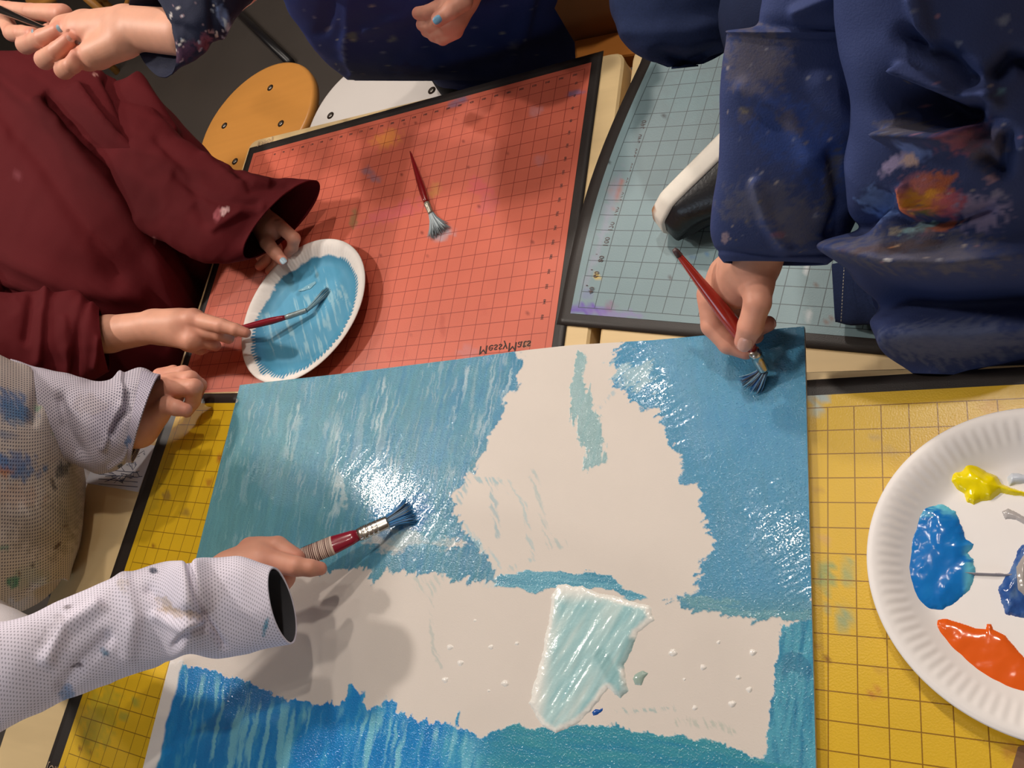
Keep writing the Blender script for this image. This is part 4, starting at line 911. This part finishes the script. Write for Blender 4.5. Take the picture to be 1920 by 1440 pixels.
brush('black paintbrush held in a curled hand at the top left edge', at(-150, -60, .29), at(-105, -32, .288), at(-78, -16, .288), at(168, 90, .284), '#121114', GREYB, r=.0046, spread=.003, seed=9, end_r=.62)

# ------------------------------------------------------------------ squatting child on the blue-grey mat
h5 = hand_mesh([J((1460, 360, .13, .025), (1404, 500, .080, .0225), (1378, 535, .064, .0200)), J((1370, 520, .064, .0195), (1346, 555, .053, .0150)), J((1410, 505, .088, .02), (1417, 535, .086, .0125))],
               [J((1334, 552, .054, .0125), (1337, 610, .044, .0102), (1366, 644, .036, .0090), (1398, 658, .031, .0074)),
                J((1422, 530, .086, .0122), (1420, 568, .084, .0106), (1407, 612, .072, .0100), (1396, 640, .060, .0082)),
                J((1350, 560, .046, .0105), (1360, 612, .030, .0088), (1400, 624, .026, .0082), (1440, 607, .030, .0068)),
                J((1362, 556, .042, .0100), (1370, 612, .024, .0085), (1395, 630, .018, .0080), (1417, 630, .020, .0068)),
                J((1378, 552, .045, .0090), (1385, 600, .020, .0075), (1400, 622, .013, .0066))], res=.0012)
_w = lambda *a: [(V3(p)+[0, 0, ZT], r) for p, r in a]
h8 = hand_mesh([_w(((.335, .275, .178), .021), ((.308, .232, .20), .018), ((.285, .195, .20), .020))],
               [_w(((.262, .190, .202), .0098), ((.246, .165, .196), .0085), ((.240, .145, .182), .0078), ((.238, .133, .168), .0066)), _w(((.274, .180, .203), .0100), ((.262, .150, .198), .0087), ((.257, .128, .183), .0080), ((.256, .116, .168), .0067)),
                _w(((.288, .174, .202), .0096), ((.280, .147, .197), .0084), ((.277, .127, .183), .0077), ((.276, .116, .170), .0066)), _w(((.300, .176, .198), .0088), ((.298, .153, .193), .0075), ((.297, .138, .181), .0068), ((.297, .129, .172), .0060)),
                _w(((.290, .215, .198), .0125), ((.255, .205, .192), .0100), ((.236, .190, .184), .0086), ((.226, .178, .178), .0072))], res=.002)
skC = dict(hip=(.15, .42, .03), chest=(.16, .37, .19), neck=(.16, .33, .30), head=(.16, .29, .42), sh_l=(.05, .34, .26), sh_r=(.28, .36, .26), el_l=K(1570, 40, .19), wr_l=K(1455, 375, .125), el_r=(.36, .32, .15), wr_r=(.31, .235, .20),
           hp_l=(.08, .40, .02), hp_r=(.22, .40, .02), kn_l=K(1480, 20, .08), kn_r=(.24, .17, .12), an_l=K(1500, 270, -.02), an_r=(.22, .2, -.02))
pC, bC = person('child in a paint-smeared navy smock squatting on the blue-grey mat, painting the board', skC, [h5, h8], (-.25, -.8, -.75), '#3a271b', '#1b2440', (0, -1), 7, shoes=False)
a = at(1396, 646, .0665); nail(a, at(1394, 652, .055)-at(1406, 615, .071), towards_cam(a), .0056, None, bC)
a = at(1437, 611, .0372); nail(at(1444, 609, .032), at(1446, 606, .030)-at(1405, 622, .029), towards_cam(a), .004, None, bC)
_ht, _hh = at(1232, 412, -.052), at(1395, 232, .0)
_tc = towards_cam(_ht); _rt = RM.T@np.array([1., .35, 0])
shoe(pC, _hh, _ht, up=_tc*.62+_rt*.75, r=.034)
NC = '#36426f'; shirt(pC, skC, NC, (1, 2)); GREY = '#55535f'
C_ST = [(1470, 240, 70, 60, 20, '#32498a', .8), (1550, 300, 60, 50, 0, '#30488a', .85), (1420, 110, 60, 60, 0, '#615c66', .75), (1430, 380, 70, 40, 0, '#595a6c', .75), (1500, 420, 60, 40, 0, '#5c5a66', .7), (1560, 340, 16, 60, 10, '#54504e', .8), (1480, 230, 30, 16, 40, '#57525a', .7), (1395, 215, 20, 14, 0, '#5a5660', .6), (1670, 140, 10, 14, 30, '#9a9098', .75), (1685, 110, 10, 18, 20, '#8a8692', .6), (1358, 445, 7, 12, 20, '#a8929a', .7), (1395, 208, 8, 7, 0, '#8a8060', .5), (1595, 218, 4, 7, 0, '#a09070', .7), (1660, 205, 12, 12, 0, '#5a6a8c', .6), (1458, 440, 12, 6, 0, '#8a5a64', .5)]
F_ST = [(1740, 360, 40, 34, -30, '#c0683c', .85), (1715, 345, 30, 26, 0, '#b06a70', .6), (1745, 372, 30, 12, -40, '#e0a030', .85), (1700, 385, 8, 32, -32, '#d0704a', .9), (1758, 378, 18, 17, 0, '#d88a48', .95), (1745, 400, 6, 18, 90, '#5a6038', .9), (1775, 385, 26, 22, 0, '#b0566a', .7), (1712, 372, 12, 20, 0, '#d09028', .8), (1770, 345, 28, 10, -35, '#b4603a', .85), (1790, 375, 24, 18, 10, '#c0606a', .7), (1690, 300, 28, 12, -30, '#a49cc8', .95), (1720, 285, 24, 16, 40, '#6a82c4', .95), (1705, 300, 14, 11, 0, '#dcbcb4', .9), (1635, 382, 26, 30, -10, '#6480bc', .95), (1672, 310, 26, 10, -40, '#b0a2cc', .9), (1840, 400, 44, 36, 0, '#8c82a6', .85), (1860, 335, 12, 8, 0, '#b08a96', .6), (1875, 365, 18, 8, 20, '#8a86a0', .6), (1810, 260, 40, 30, -30, '#94596c', .95), (1700, 240, 50, 16, 10, '#5a555a', .8), (1850, 270, 40, 40, 0, '#5a5568', .75), (1720, 430, 28, 11, -10, '#8cb0b4', .85), (1680, 435, 10, 8, 0, '#c0b090', .7), (1765, 425, 30, 9, -14, '#b86a50', .95), (1740, 440, 10, 16, 50, '#a8808c', .6), (1740, 470, 130, 40, 4, '#605d68', .8), (1700, 465, 60, 12, -8, '#5c4438', .55), (1705, 492, 8, 4, 0, '#d8d4d4', .9), (1690, 465, 5, 3, 0, '#d89868', .9), (1695, 463, 4, 3, 0, '#d8b898', .9), (1800, 640, 120, 40, -3, '#5c6482', .8), (1880, 40, 12, 8, -20, '#8088a0', .7), (1795, 84, 8, 5, -30, '#8088a0', .7), (1880, 170, 10, 5, -40, '#5a84a8', .8)]
rgC = random.Random(10)
for _ in range(70): C_ST.append((rgC.uniform(1360, 1680), rgC.uniform(80, 480), rgC.uniform(1.2, 4), rgC.uniform(1, 3), rgC.uniform(0, 180), rgC.choice(['#9a9aa4', '#6f7690', '#b0a49c', '#7a7060']), .7))
for _ in range(50): F_ST.append((rgC.uniform(1650, 1920), rgC.uniform(20, 500), rgC.uniform(1.5, 5), rgC.uniform(1, 3), rgC.uniform(0, 180), rgC.choice(['#9a9aa4', '#6f7690', '#b0a49c', '#a87a8a']), .7))
cloth('smock', [(1712, 700, 2230, 716, -.055, .2), (1672, 660, 2220, 690, -.045, .3), (1625, 590, 2210, 640, -.025, .48), (1592, 500, 2200, 560, .02, .5), (1590, 420, 2190, 470, .06, .5), (1590, 320, 2180, 360, .105, .5), (1590, 200, 2170, 230, .15, .5), (1570, 60, 2150, 90, .19, .5), (1560, -120, 2110, -90, .235, .5), (1640, -330, 2000, -300, .27, .5), (1720, -420, 1900, -410, .285, .6)], pC, mnavy, NC,
      [([(1580, 470), (1700, 498), (1800, 500), (1930, 480)], 26, .022), ([(1640, 560), (1750, 570), (1930, 570)], 32, -.035), ([(1700, 640), (1800, 640), (1930, 630)], 34, .018), ([(1690, 190), (1760, 215), (1830, 225)], 34, -.045), ([(1690, 140), (1740, 165), (1800, 190), (1850, 180)], 14, .020), ([(1700, 70), (1780, 110), (1820, 150)], 18, -.014), ([(1680, 260), (1760, 262), (1830, 235), (1860, 200)], 16, .022), ([(1870, 140), (1900, 110), (1930, 120)], 16, -.02), ([(1660, 400), (1700, 420), (1780, 420), (1850, 395)], 10, -.010), ([(1690, 360), (1705, 400), (1760, 405)], 8, .007), ([(1850, 300), (1880, 320), (1890, 260)], 14, -.016), ([(1720, 0), (1740, 80)], 14, .012), ([(1600, 430), (1650, 380)], 18, -.015)],
      F_ST+C_ST[-30:], nu=260, nv=240, wr=.010, wsc=13, seed=31)
cloth('sleeve', [(1480, -190, 1770, -200, .25, .6), (1440, -70, 1745, -70, .235, .55), (1425, 15, 1720, 20, .222, .45), (1415, 48, 1712, 52, .215, .36), (1366, 60, 1708, 62, .212, .38), (1360, 90, 1702, 90, .205, .40), (1352, 200, 1684, 200, .178, .40), (1346, 320, 1652, 320, .148, .40), (1330, 425, 1600, 425, .118, .42), (1338, 470, 1566, 478, .103, .44), (1352, 492, 1548, 496, .097, .42, 0, 4)], pC, mnavy, NC,
      [([(1420, 350), (1440, 420), (1470, 470)], 12, .006), ([(1560, 300), (1580, 380), (1560, 440)], 14, -.007), ([(1400, 170), (1480, 220), (1520, 300)], 18, .005), ([(1370, 60), (1540, 66), (1705, 60)], 6, .004), ([(1340, 472), (1450, 482), (1562, 480)], 5, -.003), ([(1600, 40), (1640, 0)], 12, -.01), ([(1500, 30), (1560, 0)], 14, .008), ([(1540, 160), (1600, 240)], 22, .005)],
      C_ST, nu=170, nv=190, wr=.005, wsc=15, seed=32)
cloth('trouser_knee', [(1140, -160, 1470, -150, .10, .7), (1132, -60, 1450, -50, .095, .7), (1142, 30, 1410, 25, .085, .7), (1172, 84, 1385, 76, .078, .7), (1210, 112, 1358, 102, .072, .65), (1250, 127, 1320, 120, .07, .5)], pC, mdenim, '#1f2a4a', [([(1240, 110), (1290, 118), (1350, 100)], 14, -.02), ([(1180, 60), (1280, 60), (1370, 40)], 16, .004)], (), nu=90, nv=80, wr=.006, wsc=20, seed=33, capend=True)
o = cloth('trouser_cuff', [(1560, 497, 1566, 603, -.045, .3), (1600, 492, 1608, 610, -.043, .34), (1680, 500, 1690, 614, -.04, .36), (1780, 500, 1790, 620, -.035, .36)], pC, mdenim, '#18203a', (), (), nu=60, nv=50, wr=.003, seed=34); o['label'] = 'dark denim trouser hem with a stitch line'
L = []
for k in range(17):
    a = at(1583+.25*k*.0+(-6)*k/17, 500+6.2*k, -.018); b = at(1583-6*(k+.55)/17, 500+6.2*(k+.55), -.018); L.append(tube([a, b], .00045, 5))
V, F = joinvf(L); mesh('hem_stitching', V, F, pC, mat('stitch_thread', '#a7a29a', .8, .2, var=(200, .1)))

# ------------------------------------------------------------------ child in the dotted smock
h3 = hand_mesh([J((215, 800, .07, .025), (258, 796, .056, .0245), (285, 765, .05, .021), (310, 745, .047, .020)), J((285, 750, .05, .02), (322, 728, .048, .0165)), J((258, 805, .055, .023), (290, 780, .052, .016))],
               [J((326, 728, .052, .0120), (364, 726, .046, .0105), (362, 752, .030, .0092), (350, 772, .020, .0075)),
                J((314, 716, .048, .0115), (357, 710, .040, .0102), (374, 722, .022, .0090), (368, 742, .012, .0078)),
                J((306, 708, .040, .0110), (344, 699, .032, .0095), (358, 708, .018, .0082)),
                J((300, 704, .032, .0100), (325, 697, .022, .0085), (338, 705, .012, .007)),
                J((280, 786, .052, .0140), (312, 760, .058, .0115), (331, 765, .056, .0098), (348, 769, .050, .0082))])
h4 = hand_mesh([J((350, 1110, 0.101, .022), (430, 1080, 0.088, .0215), (490, 1058, 0.079, .0205)), J((440, 1066, 0.088, .018), (480, 1036, 0.079, .0135))],
               [J((508, 1052, 0.079, .0115), (555, 1062, 0.072, .0095), (582, 1065, 0.064, .0082), (600, 1066, 0.056, .0068)), J((508, 1045, 0.074, .0115), (548, 1044, 0.060, .0098), (560, 1064, 0.048, .0082)),
                J((505, 1062, 0.068, .0112), (535, 1084, 0.056, .0095), (524, 1106, 0.054, .0080)), J((500, 1075, 0.062, .0102), (520, 1098, 0.052, .0085), (512, 1112, 0.052, .0072)), J((470, 1030, 0.078, .0125), (520, 1026, 0.070, .0108), (556, 1046, 0.064, .0085))])
skD = dict(hip=(-1.14, -.08, -.14), chest=K(-150, 900, .12), neck=(-.955, -.045, .245), head=(-.855, -.025, .37), sh_l=K(-60, 770, .14), sh_r=K(-140, 1160, .18), el_l=K(110, 795, .098), wr_l=K(225, 798, .068), el_r=K(80, 1245, .145), wr_r=K(350, 1125, .105))
_h = V3(skD['hip']); skD.update(hp_l=_h+[0, .08, -.06], hp_r=_h+[0, -.08, -.06], kn_l=_h+[.02, .09, -.28], kn_r=_h+[.02, -.09, -.28], an_l=(_h[0], _h[1]+.09, -.61), an_r=(_h[0], _h[1]-.09, -.61))
pD, bD = person('child in a white dotted smock with paint stains leaning over the yellow mat', skD, [h3, h4], (1, -.1, -.6), '#6a4a30', '#22242c', (1, 0), 9)
def dotted(nm='dotted_cotton', amt=.85):
    m = mat(nm, None, .85, .2, bump=(900, .25, .0006)); nt = m.node_tree; b = nt.nodes['Principled BSDF']
    src = b.inputs['Base Color'].links[0].from_socket
    uv = nn(nt, 'ShaderNodeUVMap'); uv.uv_map = 'UVMap'; sp = nn(nt, 'ShaderNodeSeparateXYZ'); nt.links.new(uv.outputs[0], sp.inputs[0])
    v = mth(nt, 'DIVIDE', sp.outputs[1], .0030); u = mth(nt, 'ADD', mth(nt, 'DIVIDE', sp.outputs[0], .0036), mth(nt, 'MULTIPLY', mth(nt, 'FLOOR', v), .5))
    du = mth(nt, 'SUBTRACT', mth(nt, 'FRACT', u), .5); dv = mth(nt, 'SUBTRACT', mth(nt, 'FRACT', v), .5)
    d = mth(nt, 'SQRT', mth(nt, 'ADD', mth(nt, 'MULTIPLY', du, du), mth(nt, 'MULTIPLY', dv, dv)))
    nt.links.new(mixc(nt, mth(nt, 'MULTIPLY', mth(nt, 'LESS_THAN', d, .25), amt), src, lin('#2c2a48')), b.inputs['Base Color'])
    return m
mdot = dotted(); mdot2 = dotted('dotted_cotton_faint', .5); DW = '#c6bcb6'  # second cloth has weaker dots for the sleeve's motion blur
D_ST = [(20, 760, 40, 26, 20, '#3a6ea8', .8), (30, 775, 26, 20, 0, '#4a78a0', .6), (10, 815, 20, 8, 10, '#6a80a0', .6), (30, 870, 44, 20, 10, '#2f74b8', .85), (40, 890, 20, 14, 0, '#3a7ab8', .8), (12, 885, 18, 8, 0, '#c07a4a', .8), (118, 882, 16, 14, 0, '#3c4448', .9), (100, 910, 5, 14, -20, '#3a3a3c', .8), (120, 820, 20, 6, 14, '#4a9a58', .8), (70, 756, 8, 5, 0, '#7ab08a', .6), (30, 930, 50, 20, 10, '#b08a70', .45), (80, 990, 60, 50, 0, '#8a8070', .5), (60, 1080, 40, 20, -20, '#a0a896', .5), (25, 1090, 12, 12, 0, '#3a8a70', .8), (108, 1020, 10, 3, -50, '#5a4638', .9), (124, 984, 5, 4, 0, '#5a4638', .8), (62, 1058, 4, 8, 30, '#5a4638', .8), (36, 1075, 5, 3, 0, '#6a4a38', .8), (6, 1025, 10, 5, 0, '#4a8a7a', .7), (60, 860, 50, 60, 0, '#a08a78', .3), (130, 940, 30, 60, 0, '#8a8478', .45), (85, 880, 5, 6, 0, '#3a6ea0', .8)]
shirt(pD, skD, '#cfc9cc')
S1_ST = [(226, 872, 5, 5, 0, '#27405f', .95), (240, 830, 6, 6, 0, '#3a6a9a', .8), (200, 800, 30, 40, 0, '#8a84a0', .25), (170, 760, 30, 20, 0, '#a89a98', .4)]
S2_ST = [(286, 1071, 9, 6, 0, '#26344a', .95), (200, 1225, 6, 4, 20, '#4a7a9a', .7), (195, 1222, 5, 8, 0, '#5a88a8', .7), (145, 1252, 12, 4, -8, '#4a3c40', .85), (128, 1302, 16, 12, 20, '#6a94c8', .8), (497, 1178, 4, 18, 14, '#3a94b4', .9), (310, 1130, 22, 10, 40, '#b8a48c', .6), (340, 1150, 40, 9, 10, '#c0a484', .6), (125, 1140, 10, 5, -20, '#5a4a48', .7), (230, 1100, 10, 14, 0, '#b8a898', .5), (100, 1180, 40, 12, -50, '#8a7f80', .35)]
cloth('smock', [(162, 905, 158, 955, .008, .6), (152, 858, 152, 1005, .02, .62), (122, 792, 128, 1080, .045, .62), (80, 722, 80, 1125, .075, .62), (20, 675, 20, 1155, .105, .62), (-60, 650, -60, 1185, .14, .6), (-150, 650, -150, 1170, .175, .55), (-240, 720, -240, 1080, .205, .5), (-290, 800, -290, 980, .22, .5)], pD, mdot, DW,
      [([(70, 665), (75, 720), (60, 790)], 10, -.008), ([(50, 680), (100, 760), (140, 850)], 14, .008), ([(120, 1090), (60, 1110), (0, 1160)], 12, -.010), ([(150, 1076), (90, 1092), (30, 1130)], 8, .010), ([(0, 950), (80, 990), (140, 1010)], 24, .006)], D_ST, nu=220, nv=150, wr=.006, wsc=14, seed=41, capstart=True)
cloth('sleeve', [(20, 670, 40, 860, .13, .7), (80, 688, 100, 862, .115, .7), (135, 702, 150, 872, .098, .72), (190, 712, 185, 885, .084, .75), (225, 702, 208, 882, .076, .78), (262, 690, 228, 872, .07, .8), (292, 702, 246, 856, .065, .8, 9, 4)], pD, mdot, '#bdb6c2',
      [([(210, 815), (222, 790), (240, 770), (238, 745)], 7, -.010), ([(195, 840), (210, 800), (225, 765)], 7, .006), ([(225, 700), (222, 720), (232, 745)], 7, .006), ([(115, 750), (125, 800), (150, 850)], 12, -.010), ([(205, 880), (235, 860), (262, 800), (290, 720)], 4, .004)], S1_ST, nu=120, nv=120, wr=.006, wsc=20, seed=42)
o = cloth('rolled_cuff', [(266, 694, 228, 866, .071, .86), (300, 703, 247, 868, .064, .86, 9, 4)], pD, mdot, '#bcb5c6', (), [(226, 872, 5, 5, 0, '#27405f', .95), (240, 826, 7, 7, 0, '#3a6a9a', .8)], nu=90, nv=30, wr=.003, seed=44)
cloth('sleeve', [(-140, 1170, -80, 1420, .20, .7), (10, 1168, 20, 1360, .18, .72), (110, 1126, 122, 1312, .155, .74), (200, 1086, 212, 1276, .137, .76), (290, 1060, 300, 1246, .123, .76), (345, 1053, 350, 1228, .133, .76), (400, 1048, 408, 1232, .105, .74), (460, 1049, 468, 1220, .097, .70, 5, 0), (514, 1066, 546, 1206,   .089, .62, 22, -2)], pD, mdot2, '#e6e0f0',  # base lightened towards lavender for the cool light on this sleeve
      [([(354, 1050), (368, 1120), (382, 1165), (420, 1215)], 7, -.006), ([(282, 1110), (320, 1150), (380, 1160)], 12, -.005), ([(290, 1160), (340, 1185), (372, 1172)], 9, .006), ([(330, 1215), (350, 1190), (380, 1180)], 8, -.006), ([(90, 1240), (120, 1180), (180, 1140)], 14, .007), ([(120, 1290), (150, 1250), (200, 1200)], 14, -.006), ([(230, 1090), (250, 1160), (240, 1230)], 16, .005)], S2_ST, nu=150, nv=170, wr=.005, wsc=16, seed=43)
o = cloth('cuff_inner_shade', [(470, 1062, 480, 1208, .097, .60, 8, 0), (492, 1066, 512, 1204, .093, .58, 14, -1), (513, 1070, 544, 1202, .089, .58, 21, -2)], pD, mcotton, '#55555a', nu=80, nv=30, wr=.001, seed=45, thick=0); o['label'] = 'dark grey tube painted as the shade inside the cuff'  # dark inner tube puts the shade inside the sleeve into colour
bt = brush('crimson flat paintbrush with a barcode sticker held over the left of the board', at(772, 955, .008), at(728, 978, .018), at(672, 1003, .030), at(455, 1090, .071), '#8c1830', ['#2f6fae', '#3f7fb4', '#5a8ab0', '#7a8a98'], r=.0082, spread=.008, seed=15, flat=(1.2, .4), fflat=.55, end_r=.6)
f1, e1 = at(672, 1003, .030), at(455, 1090, .071); dv = e1-f1
V, F = lathe([(0, .0097), (.02, .0103), (.98, .0098), (1, .0092)], f1+dv*.215, f1+dv*.50, 18, .55); o = mesh('barcode_sticker', V, F, bt, mat('sticker_paper', '#d9bfb0', .5, .4, var=(80, .05))); o['label'] = 'pale barcode sticker'
L = []; rgS = random.Random(2); t = .235
while t < .485:
    wd = rgS.choice([.003, .004, .007]); L.append(lathe([(0, .01045), (1, .01045)], f1+dv*t, f1+dv*(t+wd), 18, .565)); t += wd+rgS.choice([.006, .008, .012])
V, F = joinvf(L); mesh('barcode_bars', V, F, o, mat('barcode_ink', '#4a1a1e', .5, .3, var=(80, .1)))
L = [lathe([(0, .0079), (1, .0079)], at(728, 978, .018)+(f1-at(728, 978, .018))*t, at(728, 978, .018)+(f1-at(728, 978, .018))*(t+.05), 18, .57) for t in (.35, .5, .65, .8)]
V, F = joinvf(L); mesh('ferrule_ring', V, F, bt, mat('ferrule_crimp', '#efece8', .15, .5, metal=1, var=(90, .03)))

# ------------------------------------------------------------------ paper sheet, card, stools and chair
_q = [at(158, 905, .0), at(258, 922, .0), at(290, 835, .0), at(200, 820, .0)]
ps = tag(mesh('paper_sheet', *prism([tuple(p[:2]) for p in _q], ZT-.0016, ZT-.0010), None, mat('drawing_paper', '#d6d6de', .8, .3, var=(40, .04)), smooth=False), 'white paper sheet with blue pen sketching under the dotted sleeve', 'paper')
L = []; rgP = random.Random(6)
for k in range(26):
    x, y = rgP.uniform(200, 262), rgP.uniform(850, 900); pts = []
    for q in range(5): pts.append(at(x+rgP.uniform(-14, 14), y+rgP.uniform(-10, 10), -.0009))
    L.append(tube(pts, .00035, 4))
for k in range(4): L.append(tube([at(185, 880+9*k, -.0009), at(258, 886+9*k, -.0009)], .0004, 4))
V, F = joinvf(L); mesh('pen_lines', V, F, ps, mat('blue_pen', '#34406c', .5, .3, var=(60, .1)))
tag(mesh('brown_card', *prism([tuple(at(*p, .0025)[:2]) for p in [(1909, 1400), (1894, 1450), (1980, 1480), (1990, 1380)]], ZT+.0008, ZT+.0032), None, mat('brown_card', '#7a5a44', .7, .3, var=(40, .1)), smooth=False), 'brown card edge in the bottom right corner beside the palette plate', 'card')
mscrew = mat('screw_steel', '#8c8680', .35, .5, metal=1, var=(200, .2)); mhole = mat('screw_recess', '#2a1c12', .8, .2, var=(100, .1))
def stool(name, label, c, r, zt, m, scr, legm, th=.024, sq=2.0, legs=True, cat='stool', ext=()):
    root = empty(name, (c[0], c[1], 0), label, cat, 'stools around the tables')
    n = 96; V = []; F = []; prof = [(zt-th, .96), (zt-th+.004, .995), (zt-.007, 1.0), (zt-.002, .985), (zt, .955), (zt+.0005, .5), (zt+.0005, 0)]
    for z, s in prof:
        for k in range(n):
            q = 2*math.pi*k/n; a, b = math.cos(q), math.sin(q); f = (abs(a)**sq+abs(b)**sq)**(-1/sq); V.append((c[0]+r*s*a*f, c[1]+r*s*b*f, z))
    for i in range(len(prof)-1):
        for k in range(n): F.append([i*n+k, i*n+(k+1) % n, (i+1)*n+(k+1) % n, (i+1)*n+k])
    F.append(list(range(n))[::-1]); mesh('seat', V, F, root, m)
    for p in scr:
        b = mesh('bolt', *lathe([(0, .0085), (1, .0085)], (*p, zt-.001), (*p, zt+.0012), 18), root, mhole)
        mesh('bolt_head', *joinvf([lathe([(0, .0055), (.6, .0055), (1, .003)], (*p, zt), (*p, zt+.0026), 14), box((*p, zt+.0027), (.008, .0012, .0006), .7)]), b, mscrew)
    if legs:
        for a in (.785, 2.356, 3.927, 5.498):
            t = (c[0]+r*.62*math.cos(a), c[1]+r*.62*math.sin(a), zt-th); e = (c[0]+r*.95*math.cos(a), c[1]+r*.95*math.sin(a), 0)
            mesh('leg', *lathe([(0, .013), (1, .016)], e, t, 14), root, legm)
        for k in range(4):
            a, b = .785+1.571*k, .785+1.571*(k+1); f = .8
            mesh('stretcher', *tube([(c[0]+r*f*math.cos(q), c[1]+r*f*math.sin(q), zt*.42) for q in (a, b)], .008, 10), root, legm)
    return root
mply = mat('orange_plywood', '#c98a42', .35, .45, grain=((4, 70, 10), .08), bump=(60, .04, .001)); mwht = mat('white_laminate', '#d6d0cc', .4, .4, var=(8, .03)); mblk = mat('black_tube', '#17161a', .35, .5, var=(60, .1))
stool('stool', 'round orange plywood stool seat with steel bolts beside the red mat table', (-1.261, .858), .1705, ZT-.30, mply, [tuple(at(*p, -.30)[:2]) for p in [(507, 165), (421, 236), (527, 232), (441, 303)]], mply)
stool('stool', 'white bolted seat with black legs under the navy-smocked child', (-.895, .765), .188, ZT-.3, mwht, [tuple(at(*p, -.30)[:2]) for p in [(620, 217), (810, 170)]]+[(-1.0, .66), (-.79, .66)], mblk, sq=2.4)
stool('stool', 'orange wooden seat behind the hand with the black brush, cut by the top edge', tuple(at(105, -62, -.3)[:2]), .165, ZT-.3, mply, [], mply)
ch = empty('wooden_chair', (*at(1110, 60, -.2)[:2], 0), 'brown wooden chair in shadow between the two navy-clad children', 'chair')
mbr = mat('brown_wood', '#8a5a32', .5, .4, grain=((4, 60, 10), .12)); mor = mat('orange_wood', '#c27a34', .45, .4, grain=((4, 60, 10), .1))
_s = [tuple(at(*p, -.16)[:2]) for p in [(1078, 116), (1215, 98), (1190, 52), (1076, 76)]]
mesh('seat', *prism(_s, ZT-.185, ZT-.16, .003), ch, mor, smooth=False)
_b0, _b1 = at(1074, 74, -.16), at(1192, 50, -.16)
_n = np.array([-(_b1-_b0)[1], (_b1-_b0)[0], 0]); _n /= np.linalg.norm(_n)
V = [p+o_+[0, 0, z] for z in (-.02, .24) for p, o_ in ((_b0, 0*_n), (_b1, 0*_n), (_b1, _n*.018), (_b0, _n*.018))]
mesh('backrest', V, [[0, 3, 2, 1], [4, 5, 6, 7], [0, 1, 5, 4], [1, 2, 6, 5], [2, 3, 7, 6], [3, 0, 4, 7]], ch, mbr, smooth=False)
for p in _s:
    c = np.array(_s).mean(0); q = c+(np.array(p)-c)*.85; mesh('leg', *lathe([(0, .014), (1, .016)], (*q, 0), (*q, ZT-.185), 12), ch, mbr)
sb = empty('chair_frame', (*at(440, 15, -.66)[:2], 0), 'black chair tube slanting over the dark floor at the top', 'chair frame')
mesh('tube', *tube([at(400, -25, -.655), at(470, 45, -.655), at(545, 118, -.655)], .014, 10), sb, mblk)
